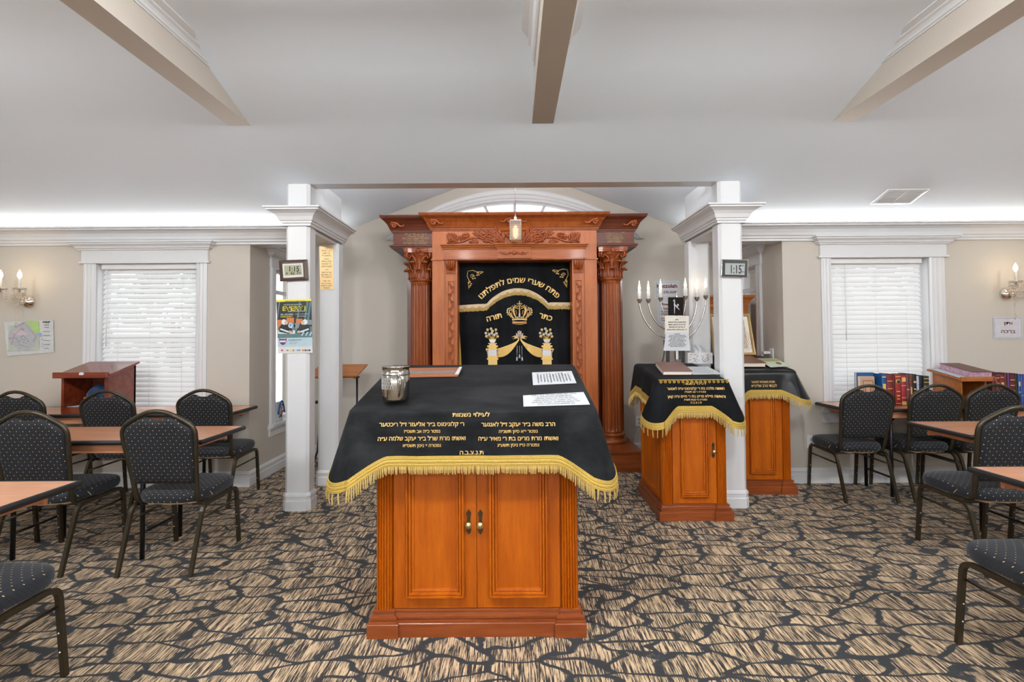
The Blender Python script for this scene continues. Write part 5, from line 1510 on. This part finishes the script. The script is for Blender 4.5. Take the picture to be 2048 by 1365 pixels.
m.box(X0 - .035, X1 + .03, Y0 - .05, Y0 - .022, zs_(Y0 - .035) - .004, zs_(Y0 - .035) + .046); m.build('reading_board', MAHOG, t, bevel=.006)
m = MB(); c = at(163, 748, Y0 - .051); m.add([(c.x + a, c.y, c.z + b) for a, b in ((-.022, -.010), (.012, -.012), (.022, .004), (.010, .012), (-.018, .010))], [(0, 1, 2, 3, 4)]); m.build('torn_sticker', PAPER, t)
bg_ = thing('velvet_pouch', 'crumpled blue velvet pouch with gold trim inside the mahogany box lectern', 'pouch', (X1 - .14, Y0 + .14, TZ + .056))
m = MB()
def pouch(u, v):
    a = 2 * PI * u; b = PI * v - PI / 2
    r_ = 1 + .10 * math.sin(a * 3 + v * 6) + .06 * math.sin(a * 7)
    return (X1 - .165 + .095 * math.cos(a) * math.cos(b) * r_, Y0 + .15 + .09 * math.sin(a) * math.cos(b) * r_, TZ + .058 + .085 + .085 * math.sin(b) * (1 + .1 * math.sin(a * 2)))
m.grid(pouch, 28, 14); m.build('cloth', velvet('blue_velvet', (.012, .035, .10), (.03, .075, .19), 12, .3), bg_)
m = MB()
for k in range(5): m.tube([(X1 - .255 + .02 * k + .006 * math.sin(j), Y0 + .066 + .012 * abs(k - 2) * .5 - .004, TZ + .10 + .012 * k * .5 + .011 * j * .6) for j in range(5)], .006, 5)
m.build('gold_trim', GOLDT, bg_)
m = MB(); m.slab((X0 + .03, Y0 + .02, TZ + .057), (X0 + .19, Y0 + .02, TZ + .057), (X0 + .21, Y0 + .2, TZ + .057), (X0 + .05, Y0 + .2, TZ + .057), .001); tag(m.build('loose_paper', PAPER), 'sheet of white paper inside the mahogany box lectern', 'paper')

# ---- books
def book(label, x0, w, yb, h, d, col, bands, group, lean=0.0, yoff=0.0, emblem=None, spine=None):
    """an upright book, spine to the viewer"""
    t = thing('book', label, 'book', (x0 + w / 2, yb + d / 2, TZ), lean, group)
    m = MB(); th = .0028; y0 = yb + yoff
    m.box(x0, x0 + th, y0, y0 + d, TZ, TZ + h); m.box(x0 + w - th, x0 + w, y0, y0 + d, TZ, TZ + h)
    n = 8; poly = [(x0 + w * i / n, y0 - .004 * math.sin(PI * i / n)) for i in range(n + 1)] + [(x0 + w, y0 + th), (x0, y0 + th)]
    m.prism(poly, 'z', TZ, TZ + h)
    m.build('cover', col, t)
    p = MB(); p.box(x0 + th, x0 + w - th, y0 + th, y0 + d - .004, TZ + .003, TZ + h - .004); p.build('pages', CREAM, t)
    if bands:
        g = MB()
        for z0, z1, fr_ in bands:
            g.box(x0 + w * (.5 - fr_ / 2), x0 + w * (.5 + fr_ / 2), y0 - .0055, y0 - .002, TZ + h * z0, TZ + h * z1)
        if emblem:
            g.lathe((x0 + w / 2, y0 - .0035, TZ + h * emblem), [(w * .40, 0), (w * .40, .002)], 20, axis='y')
        g.build('spine_tooling', spine or GOLDT, t)
        if emblem:
            g = MB(); g.lathe((x0 + w / 2, y0 - .0050, TZ + h * emblem), [(w * .30, 0), (w * .30, .002)], 20, axis='y'); g.build('emblem', clr('emblem_green', (.02, .05, .03)), t)
    return t
C_ = dict(red=plain('red_leather', (.30, .030, .025), .4, var=.2), crim=plain('crimson_leather', (.36, .035, .055), .4, var=.2), dred=plain('dark_red_leather', (.20, .022, .022), .4, var=.2), maroon=plain('maroon_leather', (.10, .014, .018), .4, var=.2), blue=plain('blue_cloth', (.012, .085, .25), .45, var=.2),
    navy=plain('navy_cloth', (.010, .028, .10), .45, var=.2), roy=plain('royal_blue_cloth', (.02, .10, .42), .45), black=plain('black_leather', (.012, .012, .013), .4), sky=plain('sky_blue_cloth', (.42, .50, .68), .5), brown=plain('brown_cloth', (.10, .035, .02), .4), violet=plain('violet_cloth', (.12, .04, .20), .5), tan=plain('beige_card', (.52, .34, .22), .6), green=plain('blackish_green_cloth', (.02, .028, .022), .45), flor=plain('floral_cloth', (.16, .05, .04), .5, var=.9, scale=60))
YBK = 4.47
def bx(px): return at(px, 790, YBK).x
def bh(py): return at(1800, py, YBK).z - TZ
G1 = 'books standing under the closed blind'
B = [(1764, 1773.5, 749, 'blue', [(.05, .08, .8), (.35, .70, .6), (.90, .93, .8)], 'blue book with a gold spine label beside the beige book'),
     (1774, 1786, 751, 'dred', [(.10, .12, .9), (.30, .32, .9), (.55, .57, .9), (.80, .82, .9)], 'dark red ribbed book beside the gold labelled blue book'),
     (1786.5, 1790, 749, 'maroon', None, 'thin maroon book squeezed beside the emblem book'),
     (1790.5, 1802.5, 750, 'red', [(.06, .08, .9), (.20, .23, .5), (.30, .34, .5), (.44, .47, .6), (.93, .95, .9)], 'red book with a round green and gold emblem on its spine'),
     (1803, 1812.5, 752, 'crim', [(.02, .14, .9), (.25, .27, .9), (.66, .68, .9), (.80, .94, .8)], 'crimson book with wide gold bands beside the emblem book'),
     (1813, 1819, 750, 'flor', [(.08, .10, .6), (.5, .53, .8)], 'thin mottled book next to the crimson banded book'),
     (1819.5, 1826, 750, 'flor', [(.1, .6, .35)], 'mottled brown book with a tall gold title'),
     (1826.5, 1833.5, 749, 'black', [(.16, .20, .5), (.38, .44, .5), (.50, .54, .6), (.72, .78, .7)], 'black book with gold characters down its spine'),
     (1834, 1839, 753, 'sky', [(.2, .21, .8), (.5, .51, .8), (.7, .71, .8)], 'thin pale blue book among the dark books'),
     (1839.5, 1847, 752, 'black', None, 'plain black book beside the pale blue book'),
     (1847.5, 1859, 753, 'green', [(.35, .37, .8), (.50, .52, .8), (.64, .66, .8), (.78, .80, .8), (.90, .92, .8)], 'blackish book with fine gold lines at the end of the row by the window frame')]
for a, b, y, c, bands, lab in B:
    x0 = bx(a); book(lab, x0, bx(b) - x0 - .001, YBK, bh(y), .17, C_[c], bands, G1, emblem=.78 if 'emblem on' in lab else None, spine=INK if c == 'sky' else None)
# two books facing front
def facing(label, x0, x1, zt_, y, th, cm, trim, fr_=True):
    t = thing('book', label, 'book', ((x0 + x1) / 2, y, TZ), 0, G1)
    m = MB(); m.box(x0, x1, y, y + .003, TZ, zt_); m.box(x0, x1, y + th - .003, y + th, TZ, zt_); m.box(x1 - .003, x1, y, y + th, TZ, zt_); m.build('cover', cm, t)
    m = MB(); m.box(x0 + .003, x1 - .003, y + .003, y + th - .003, TZ + .003, zt_ - .003); m.build('pages', CREAM, t)
    if fr_:
        m = MB(); h = zt_ - TZ; w_ = x1 - x0
        m.frame((x0 + w_ * .12, y, TZ + h * .15), (1, 0, 0), (0, 0, 1), (0, -1, 0), w_ * .76, h * .72, [(0, .001), (.008, .001)]); m.frame((x0 + w_ * .26, y, TZ + h * .30), (1, 0, 0), (0, 0, 1), (0, -1, 0), w_ * .48, h * .42, [(0, .001), (.012, .001)]); m.build('cover_border', trim, t)
facing('large blue book standing cover out at the start of the row', bx(1728), bx(1763), TZ + bh(747), YBK + .09, .03, C_['blue'], GOLDT, False)
facing('beige book standing cover out in front of the large blue book', bx(1728), bx(1756), TZ + bh(754), YBK + .035, .045, C_['tan'], LEATH)
# ---- small slanted lectern with an open book and a thick book
X0, X1, Y0, Y1 = 3.775, 4.055, 4.33, 4.68
t = thing('table_lectern', 'small honey wood slanted lectern on the far table beside the maroon books', 'lectern', ((X0 + X1) / 2, (Y0 + Y1) / 2, TZ))
zf_, zk = at(1950, 762, Y0).z, at(1890, 742, Y1).z
zs_ = lambda y: zf_ + (zk - zf_) * (y - Y0) / (Y1 - Y0)
m = MB(); m.box(X0, X1, Y0 + .01, Y1 - .02, TZ, TZ + .02)
for a, b in ((X0 + .03, X0 + .045), (X1 - .045, X1 - .03)): m.prism([(Y0 + .03, TZ + .02), (Y1 - .03, TZ + .02), (Y1 - .03, zs_(Y1 - .03)), (Y0 + .03, zs_(Y0 + .03))], 'x', a, b)
m.box(X0 + .04, X1 - .04, Y1 - .06, Y1 - .045, TZ + .02, zs_(Y1 - .06)); m.build('body', HONEY, t)
m = MB(); m.prism([(Y0, zs_(Y0)), (Y1, zs_(Y1)), (Y1, zs_(Y1) + .018), (Y0, zs_(Y0) + .018)], 'x', X0, X1 + .01); m.box(X0, X1 + .01, Y0 - .015, Y0 + .004, zs_(Y0) - .006, zs_(Y0) + .034); m.build('reading_board', HONEY, t, bevel=.005)
NL = Vector((0, -(zk - zf_), Y1 - Y0)).normalized(); S_ = lambda x, y, d=0: Vector((x, y, zs_(y) + .018)) + NL * d
sheet('open_booklet', 'grey printed booklet lying open on the small slanted lectern', 'booklet', [S_(X0 + .004, Y0 + .01, .001), S_(X0 + .10, Y0 + .01, .001), S_(X0 + .10, Y1 - .01, .001), S_(X0 + .004, Y1 - .01, .001)], plain('grey_page', (.42, .43, .45), .6), None, lift=.004)
lying_book('thick closed book with flower patterned page edges lying on the small slanted lectern', [S_(X0 + .105, Y0 + .012, .001), S_(X1 + .008, Y0 + .012, .001), S_(X1 + .005, Y1 - .01, .001), S_(X0 + .105, Y1 - .01, .001)], .055, C_['brown'], NL, page=plain('flower_print_edges', (.50, .30, .40), .6, var=.95, scale=70))
m = MB(); a = S_(X1 - .01, Y0 - .018, .02); m.ribbon([a, a + Vector((.01, -.004, -.03)), a + Vector((.016, -.004, -.07))], .012, (0, -1, 0), .001); tag(m.build('ribbon_marker', C_['crim']), 'red ribbon hanging from the thick flower edged book', 'ribbon')
G2 = 'books standing beside the small slanted lectern'
YBK = 4.47
B2 = [(1985, 1991, 752, 'maroon', [(.2, .22, .8), (.8, .82, .8)], 'maroon book touching the small slanted lectern'), (1991.5, 2000.5, 751, 'brown', [(.15, .2, .7), (.4, .42, .8), (.6, .72, .6), (.88, .9, .8)], 'brown book with stacked gold labels second from the lectern'),
      (2001, 2009.5, 751, 'dred', [(.2, .25, .8), (.45, .47, .8), (.62, .74, .6), (.9, .92, .8)], 'dark red gold labelled book third from the lectern'), (2010, 2015.5, 749, 'maroon', [(.3, .32, .7)], 'narrow maroon book beside the dark red gold labelled book'), (2016, 2019.5, 748, 'violet', None, 'thin violet book in the middle of the maroon books'),
      (2020, 2031, 750, 'maroon', [(.25, .27, .8), (.45, .47, .8), (.62, .64, .8), (.80, .82, .8)], 'wide maroon book ribbed with gold lines'), (2031.5, 2036, 749, 'black', None, 'black book between the wide maroon and the blue book'), (2036.5, 2042, 750, 'blue', [(.4, .42, .7), (.6, .75, .5)], 'blue book with a gold flower beside the black book'),
      (2042.5, 2046, 752, 'roy', [(.3, .32, .7)], 'bright blue book at the frame edge'), (2046.5, 2054, 751, 'violet', None, 'violet book cut off by the frame edge')]
for a, b, y, c, bands, lab in B2:
    x0 = bx(a); book(lab, x0, bx(b) - x0 - .001, YBK, bh(y), .17, C_[c], bands, G2)
# tilted white card behind the nearest chair of that table
m = MB(); a, b, c, d = at(1737, 783, 4.46), at(1749, 783, 4.46), at(1757, 770, 4.47), at(1742, 768, 4.47)
m.slab((a.x - .03, a.y, TZ + .004), (b.x + .02, b.y, TZ + .004), (b.x, b.y + .04, TZ + .11), (a.x - .05, a.y + .04, TZ + .10), .002); tag(m.build('white_card', PAPER), 'white card propped before the beige book on the far table', 'card')

# ================================================================== WALL LAMPS
def sconce(label, plate, dxs, za, zfl):
    t = thing('wall_sconce', label, 'wall lamp', plate)
    m = MB(); m.lathe((plate[0], YW, plate[2]), [(.062, 0), (.062, .006), (.058, .016), (.048, .030), (.034, .042), (.020, .050), (.016, .058), (.022, .066), (.016, .078), (.004, .084)], 28, axis='y')
    m.build('backplate', CHROMES, t)
    for dx in dxs:
        cx, cy = plate[0] + dx, YW - .20; cz_ = za
        m = MB(); m.tube([(plate[0], YW - .06, plate[2] + .01), (plate[0] + dx * .3, YW - .10, plate[2] - .035), (plate[0] + dx * .75, YW - .16, plate[2] - .03), (cx, cy, plate[2] + .02), (cx, cy, cz_ - .01)], .007, 8); a = m.build('arm', CRYST, t)
        m = MB(); m.lathe((cx, cy, cz_ - .012), [(.012, -.004), (.040, .004), (.052, .012), (.050, .016), (.014, .012)], 20); m.build('drip_pan', CRYST, a)
        m = MB(); m.lathe((cx, cy, cz_), [(.0105, 0), (.0105, .085), (.008, .09)], 14); m.build('candle_tube', CREAM, a)
        m = MB(); m.lathe((cx, cy, cz_ + .088), [(.006, 0), (.014, .016), (.0165, .034), (.012, .052), (.005, .068), (.001, .078)], 14); m.build('bulb', BULB, a)
        m = MB()
        for k in range(6):
            q = 2 * PI * k / 6; px, py = cx + .047 * math.cos(q), cy + .047 * math.sin(q)
            m.tube([(px, py, cz_ - .004), (px, py, cz_ - .075)], .0008, 4)
            for j in range(3): m.sphere((px, py, cz_ - .015 - .018 * j), .0075, 6, 4)
            m.lathe((px, py, cz_ - .072), [(.001, .012), (.008, .002), (.007, -.012), (.001, -.034)], 6)
        m.build('crystal_drops', CRYST, a)
    m = MB(); m.lathe((plate[0], YW - .075, plate[2] + .045), [(.018, -.03), (.030, .0), (.036, .03), (.030, .034), (.012, .0)], 16); m.build('crystal_cup', CRYST, t)
    m = MB()
    for k in range(7): m.sphere((plate[0] - .02, YW - .1, plate[2] - .06 - .02 * k), .008, 6, 4)
    m.lathe((plate[0] - .02, YW - .1, plate[2] - .205), [(.001, .014), (.010, .002), (.008, -.012), (.001, -.04)], 6); m.build('crystal_chain', CRYST, t)
    for dx in dxs: point('sconce_light', (plate[0] + dx, YW - .20, za + .13), 1.0, .02, (1, .80, .55))
p = at(54, 604, YW - .02); zc = at(40, 577, YW - .2).z
sconce('crystal two candle wall sconce glowing above the pinned map', (p.x, YW, p.z), (-.07, .10), zc, 0)
p = at(2016, 588, YW - .02); zc = at(2033, 563, YW - .2).z
sconce('crystal wall sconce glowing above the faded red Hebrew sign', (p.x, YW, p.z), (-.10, .08), zc, 0)

# ================================================================== THINGS ON THE COLUMNS AND WALLS
def plate(Y):
    def P(px, py, d=0.0): return at(px, py, Y - d)
    return P
def poly(mb, P, pts, d, m=0): mb.add([P(x, y, d) for x, y in pts], [tuple(range(len(pts)))], m)
def rect(mb, P, x0, y0, x1, y1, d, m=0): poly(mb, P, [(x0, y1), (x1, y1), (x1, y0), (x0, y0)], d, m)
def ell(mb, P, x, y, rx, ry, d, m=0, n=18): poly(mb, P, [(x + rx * math.cos(2 * PI * i / n), y + ry * math.sin(2 * PI * i / n)) for i in range(n)], d, m)
def word(mb, P, t, x, y, wpx, hpx, d, slope=0.0, bold=.03, m=0):
    k = 1 / .72
    write(mb, t, 1.0, lambda a, b: P(x + a * wpx, y - b * hpx * k + a * wpx * slope, d), 1.0, bold, m)
# ---- clocks
def clock(label, body_px, P, col, rim, lcd, bez, lc, digits, small):
    a = P(body_px[0][0], body_px[2][1]); t = thing('digital_clock', label, 'clock', (sum((P(*p) for p in body_px), Vector()) / 4))
    m = MB(); Y = 4.11
    c = sum((Vector(p) for p in [P(*q) for q in body_px]), Vector()) / 4
    n = 4; rings = []
    for sc, dep in ((1.0, 0.001), (1.0, .014), (.985, .020), (.76, .030)):
        ring = []
        for (x, y) in body_px:
            cx = sum(p[0] for p in body_px) / 4; cy = sum(p[1] for p in body_px) / 4
            ring.append(P(cx + (x - cx) * sc, cy + (y - cy) * sc, dep))
        rings.append(ring)
    vs = [p for r_ in rings for p in r_]
    fs = [(k * 4 + i, k * 4 + (i + 1) % 4, (k + 1) * 4 + (i + 1) % 4, (k + 1) * 4 + i) for k in range(3) for i in range(4)] + [(0, 3, 2, 1), (12, 13, 14, 15)]
    m.add(vs, fs); m.build('case', col, t, bevel=.004, seg=3)
    m = MB(); m.slab(*[P(x, y, .034) for x, y in bez], .006); m.build('bezel', rim, t, bevel=.001)
    m = MB(); poly(m, P, lcd, .0348); so = m.build('screen', lc, t)
    m = MB()
    for tx, x, y, w_, h_ in digits + small: word(m, P, tx, x, y, w_, h_, .0355, .0, .02)
    m.build('digits', INK, so)
Pc = plate(4.108)
clock('brown framed digital clock tilted on the front column above the poster', [(560, 563.5), (617.5, 561), (615, 519), (557.5, 521)], Pc, PLASBR, plain('rose_white_bezel', (.62, .56, .55), .3), [(569.5, 551.5), (604, 549.5), (602, 529.5), (568, 531.5)], [(566.5, 556.5), (607, 554), (605, 526.5), (564.5, 528.5)], LCD, [('1:15', 588.5, 543, 19, 10.5)], [('9', 573.5, 550, 3, 5), ('42', 585, 549.6, 8, 5), ('71', 597, 549, 7, 5)])
clock('black digital clock with a silver rim on the front column beside the menorah', [(1441, 554), (1496, 555.5), (1497, 519.5), (1442.5, 518.5)], Pc, SILVER, PLASB, [(1450, 549.5), (1489, 550.5), (1490, 527.5), (1450.5, 526.5)], [(1444, 553), (1494, 554.5), (1495.5, 521), (1445, 520)], LCDG, [('1:15', 1472.5, 547, 21, 17)], [('30', 1486, 533, 5, 3), ('PM', 1486, 546, 5, 3)])
m = None
# ---- poster on the front column
t = thing('charity_poster', 'glossy poster with yellow EVERY1 heading taped to the front column below the brown clock', 'poster', at(589, 652, 4.105))
Pp = plate(4.106)
m = MB(); m.slab(Pp(555.5, 708), Pp(625, 706), Pp(622.5, 598), Pp(552.5, 600), .002); m.build('sheet', clr('poster_white', (.66, .64, .62), .3), t)
PM = [clr('poster_yellow', (.80, .68, .05)), clr('poster_dark', (.02, .03, .032), .3), clr('poster_teal', (.10, .19, .19), .3), clr('poster_ice', (.42, .56, .62), .3), clr('poster_orange', (.55, .17, .05)), clr('poster_skin', (.55, .40, .32)), clr('poster_pale', (.66, .68, .68)), clr('poster_navy', (.03, .06, .22)), clr('poster_red', (.40, .02, .03)), clr('poster_sky', (.10, .35, .65)), clr('poster_grey', (.20, .23, .25))]
m = MB(); d0 = .0006
poly(m, Pp, [(552.6, 604.5), (622.6, 602.5), (622.5, 598), (552.5, 600)], d0, 0)
poly(m, Pp, [(554.2, 655), (624, 653), (622.6, 602.5), (552.6, 604.5)], d0, 1)
poly(m, Pp, [(554.8, 679), (624.5, 677), (624, 653), (554.2, 655)], d0, 2)
poly(m, Pp, [(555.1, 694.5), (624.8, 692.5), (624.5, 675), (554.8, 677)], d0 * 1.5, 3)
for x0, x1, mi in ((611, 615, 2), (617, 621, 2), (596, 599, 2), (556, 558, 10)): poly(m, Pp, [(x0 - 3, 640), (x1 - 3, 640), (x1 + 2, 604), (x0 + 2, 604)], d0 * 2, mi)
rect(m, Pp, 554.5, 640, 566, 655, d0 * 2, 4); rect(m, Pp, 573, 636, 588, 648, d0 * 2, 4); rect(m, Pp, 592, 638, 605, 650, d0 * 2, 4)
rect(m, Pp, 612, 640, 624, 650, d0 * 2, 10); rect(m, Pp, 556, 661, 590, 668, d0 * 2, 6)
m.build('colour_fields', PM, t)
m = MB()
for sg, cx in ((1, 572), (-1, 606)):
    poly(m, Pp, [(cx - sg * 14, 664), (cx - sg * 13, 654), (cx - sg * 5, 645), (cx + sg * 4, 645), (cx + sg * 9, 653), (cx + sg * 14, 665), (cx + sg * 5, 668)], d0 * 3, 1)
    ell(m, Pp, cx - sg * 4, 644.5, 5, 5.5, d0 * 4, 6); ell(m, Pp, cx + sg * .5, 646, 3.4, 4, d0 * 4.5, 5)
    poly(m, Pp, [(cx - sg * 12, 660), (cx - sg * 11, 657), (cx + sg * 6, 663), (cx + sg * 5, 666)], d0 * 4, 6)
    ell(m, Pp, cx + sg * 13, 652, 5.5, 6, d0 * 4, 10); ell(m, Pp, cx + sg * 8, 664, 4, 2.4, d0 * 4.5, 5)
ell(m, Pp, 581, 651.5, 4.4, 5, d0 * 5, 6); ell(m, Pp, 581, 651, 2.8, 3.2, d0 * 6, 9)
for x in (602, 610, 618): poly(m, Pp, [(x, 672), (x + 4, 664), (x + 7, 664), (x + 3, 672)], d0 * 4, 3)
m.build('two_crouching_helpers', PM, t)
m = MB()
P_ = [(558, 677), (563.5, 679), (565.5, 677.5), (568, 679), (573, 677), (573, 684), (570, 688.5), (565.5, 691), (561, 688.5), (558.5, 684)]
poly(m, Pp, P_, d0 * 4, 8); poly(m, Pp, [(565.5 + (x - 565.5) * .82, 684 + (y - 684) * .82) for x, y in P_], d0 * 5, 7); rect(m, Pp, 559.5, 681.5, 571.5, 685, d0 * 6, 6)
m.build('shield_logo', PM, t)
m = MB()
for x, mi in ((564, 8), (575, 10), (581.5, 0), (587, 10), (595, 9), (599, 10), (606, 4), (611, 1), (615.5, 10), (619, 1)): rect(m, Pp, x - 1.8, 699.5, x + 1.8, 702.5, d0 * 3, mi)
m.build('sponsor_marks', PM, t)
m = MB(); sl = -.028
for tx, x, y, w_, h_, mi in (('HATZOLAH RUNS ON', 585.5, 611, 36, 2.6, 6), ('EVERY1', 588, 621.5, 45, 9, 0), ('RUNS ON HATZOLAH', 593, 624, 34, 2.4, 6), ('YES, WE NEED', 573.5, 631, 26, 3.4, 6), ('YOUR EVERY1', 573, 635.2, 25, 3.2, 0), ('every call every time every one', 603, 629, 26, 1.8, 6), ('we are here', 603, 633.5, 17, 2.4, 6), ('EVERYONE COUNTS ON US', 590, 603.2, 40, 1.6, 10), ('hatzolah every1', 590, 681, 27, 2, 10), ('campaign of lakewood', 588, 684.5, 24, 1.6, 6), ('give today', 586, 688, 16, 1.8, 6)):
    word(m, Pp, tx, x, y, w_, h_, d0 * 5, sl, .03, mi)
m.build('lettering', PM, t)
# ---- brass plaque on the rear column
Pq = plate(4.797)
t = thing('brass_plaque', 'tall golden plaque engraved in Hebrew on the rear column beside the poster column', 'plaque', at(653, 540, 4.797))
m = MB(); m.slab(Pq(640, 580, .004), Pq(667, 579.5, .004), Pq(666.5, 492.5, .004), Pq(638.8, 493, .004), .004); m.build('plate', PLAQ, t)
m = MB()
for tx, y, w_, h_ in (('לזכר', 498.5, 7, 2.2), ('הרב ר׳ אליעזר', 503, 21, 3), ('ב״ר משה', 508, 14, 3), ('בילאוויץ ז״ל', 513, 18, 3), ('ואשתו', 519.5, 9, 2.2), ('אלטה בפרידה', 524.5, 20, 3), ('ב״ר קלונימוס', 529.5, 19, 3), ('שמעון שילאוויץ', 534.5, 21, 3), ('לזכר', 541, 8, 2.2), ('אברהם משה', 546.5, 20, 3), ('ב״ר מרדכי דוד', 551.5, 21, 3), ('בילאוויץ ז״ל', 556, 20, 3), ('חני ושרי', 563.5, 15, 2.6), ('הונצח ע״י בנם', 568.5, 20, 2.6), ('יעקב בילאוויץ', 573, 21, 2.6), ('ומשפחתו', 577.5, 12, 2.6)):
    word(m, Pq, tx, 653, y, w_, h_, .0048, 0, .02)
m.build('lettering', clr('engraved_brown', (.16, .075, .03)), t)
# ---- pinned map
Pw = plate(YW - .003)
t = thing('wall_map', 'creased paper district map pinned to the beige wall below the sconce', 'map', at(58, 675, YW - .003))
m = MB(); m.grid(lambda u, v: Pw(8 + 98.5 * u + 6 * (1 - v) * (1 - u) + 1.5 * (1 - v) * u, 640 + 5 * (1 - u) + 68 * (1 - v) - 3 * (1 - v) * u - 0 * u, .002 + .004 * abs(math.sin(u * 7 + v * 4)) * (1 if .05 < u < .95 else 2)), 14, 8); m.build('sheet', clr('map_white', (.62, .63, .63), .6), t)
MM = [clr('map_green', (.42, .62, .22)), clr('map_pale_green', (.50, .56, .46)), clr('map_grey', (.46, .47, .50)), clr('map_blue', (.30, .42, .66)), clr('map_red', (.50, .22, .22)), clr('map_dark', (.06, .08, .10)), clr('map_rose', (.60, .50, .56))]
m = MB(); d1 = .0085
poly(m, Pw, [(16, 703), (78, 700), (78, 643), (17, 652)], d1, 1)
poly(m, Pw, [(24, 690), (36, 700), (58, 702), (70, 690), (79, 668), (62, 646), (46, 644), (28, 652), (18, 666), (17, 680)], d1 + .0006, 2)
poly(m, Pw, [(48, 643), (76, 642), (80, 666), (70, 668), (60, 652)], d1 + .0010, 0); poly(m, Pw, [(74, 668), (83, 666), (84, 674), (77, 672)], d1 + .0012, 3)
poly(m, Pw, [(24, 664), (40, 660), (58, 668), (50, 672), (32, 670)], d1 + .0012, 6)
m.build('map_regions', MM, t)
m = MB()
for pts in ([(18, 678), (32, 676), (40, 690), (56, 696)], [(30, 655), (48, 646), (58, 658), (72, 672), (66, 684)], [(22, 690), (30, 668), (44, 656)]): m.tube([Pw(x, y, d1 + .002) for x, y in pts], .0016, 4, 4)
for x, y in ((42, 674), (46, 672), (50, 675), (44, 679), (49, 680), (54, 678), (56, 683), (47, 685), (40, 683), (52, 687), (84, 688), (84, 694), (84, 679), (46, 660)): rect(m, Pw, x - .9, y - .6, x + .9, y + .6, d1 + .0025, 5)
m.build('map_markings', MM, t)
m = MB()
for tx, y, w_, h_ in (('MAP', 646.5, 14, 4), ('legend', 651, 10, 1.8), ('school', 656, 9, 1.5), ('park road', 664, 12, 1.5), ('town line', 672, 12, 1.5), ('bus route', 682, 12, 1.5), ('township', 690, 12, 1.5), ('scale', 698, 8, 1.5)): word(m, Pw, tx, 93, y, w_, h_, d1 + .001)
m.build('lettering', MM[5], t)
# ---- red lettered sign
t = thing('paper_sign', 'white paper sign with faded red Hebrew words below the sconce by the books', 'sign', at(2016, 658, YW - .003))
m = MB(); m.slab(Pw(1988, 679, .003), Pw(2045, 678, .003), Pw(2044.5, 634.5, .003), Pw(1986, 635, .003), .002); m.build('sheet', clr('sign_white', (.60, .60, .64), .6), t)
m = MB(); word(m, Pw, 'ותן', 2016, 649.5, 17, 6, .0042); m.build('lettering', PINKINK, t)
m = MB(); word(m, Pw, 'ברכה', 2016.5, 666.5, 28, 7, .0042); m.build('lettering', PINKINK, t)
m = MB(); c4 = [(1990, 676.5), (2043, 676), (2043, 636.5), (1988, 637)]
for (x0, y0), (x1, y1) in zip(c4, c4[1:] + c4[:1]): m.tube([Pw(x0, y0, .0036), Pw(x1, y1, .0036)], .0016, 4)
m.build('border', clr('violet_line', (.28, .24, .42)), t)
# ---- reading stand behind the rear column
YSd = 5.32
a, b = at(612, 755, YSd), at(712, 753.5, YSd); c = at(735.5, 728.5, YSd + .30); d = at(650, 728.5, YSd + .30)
t = thing('reading_stand', 'tilted orange wood reading stand on black metal legs behind the rear column', 'stand', ((a.x + b.x) / 2, YSd + .15, 0))
m = MB(); d_ = Vector((a.x, c.y, c.z)); c_ = Vector((b.x, c.y, c.z)); m.slab(a, b, c, Vector((a.x + (c.x - b.x), c.y, c.z)), .016); m.build('board', HONEY, t, bevel=.003)
m = MB(); m.tube([a + Vector((0, .0, .004)), b + Vector((0, 0, .004))], .008, 6); m.build('ledge', HONEY, t)
for px in (714, 639):
    p = at(px, 757, YSd + .06)
    m = MB(); m.tube([(p.x, p.y, p.z), (p.x, p.y, .06)], .011, 8); m.build('post', BLACKM, t)
    m = MB(); m.tube([(p.x, p.y, .42), (p.x, p.y - .05, .20), (p.x, p.y - .22, .03), (p.x, p.y - .26, .012)], .011, 8); m.tube([(p.x, p.y, .30), (p.x, p.y + .08, .12), (p.x, p.y + .22, .012)], .011, 8); m.build('foot', BLACKM, t)
    m = MB(); m.obox(Matrix.Translation((p.x, p.y - .02, p.z + .012)), .025, .03, .010); m.build('bracket', BLACKM, t)
p = at(631, 805, YSd + .06)
m = MB(); m.lathe((p.x, p.y, p.z), [(.004, -.03), (.006, 0), (.016, .002), (.020, .01), (.016, .022), (.003, .024)], 14, axis='x'); m.build('knob', BLACKM, t)
# ---- bag on the alcove window sill
t = thing('patterned_bag', 'blue edged pale bag standing on the alcove window sill behind the poster column', 'bag', (-2.47, 5.40, .5))
m = MB(); m.grid(lambda u, v: (-2.475 + .035 * math.cos(2 * PI * u) * (1 - .3 * v), 5.42 + .085 * math.sin(2 * PI * u) * (1 - .15 * v ** 3), .501 + .20 * v), 24, 8); m.add([(-2.475 + .0245 * math.cos(2 * PI * i / 24), 5.42 + .072 * math.sin(2 * PI * i / 24), .701) for i in range(24)], [tuple(range(24))]); m.build('body', clr('bag_pale', (.50, .55, .58)), t)
m = MB(); m.tube([(-2.435 + .0, 5.345 + .15 * i / 10, .58 + .13 * math.sin(PI * i / 10)) for i in range(11)], .008, 6); m.build('handle', C_['blue'], t)
m = MB(); rnd = random.Random(2)
for k in range(26):
    q = rnd.uniform(-.055, .055); z = rnd.uniform(.51, .68); m.box(-2.475 + .034, -2.475 + .037, 5.42 + q - .006, 5.42 + q + .006, z, z + .014, rnd.randint(0, 1))
m.build('print', [C_['blue'], C_['red']], t)
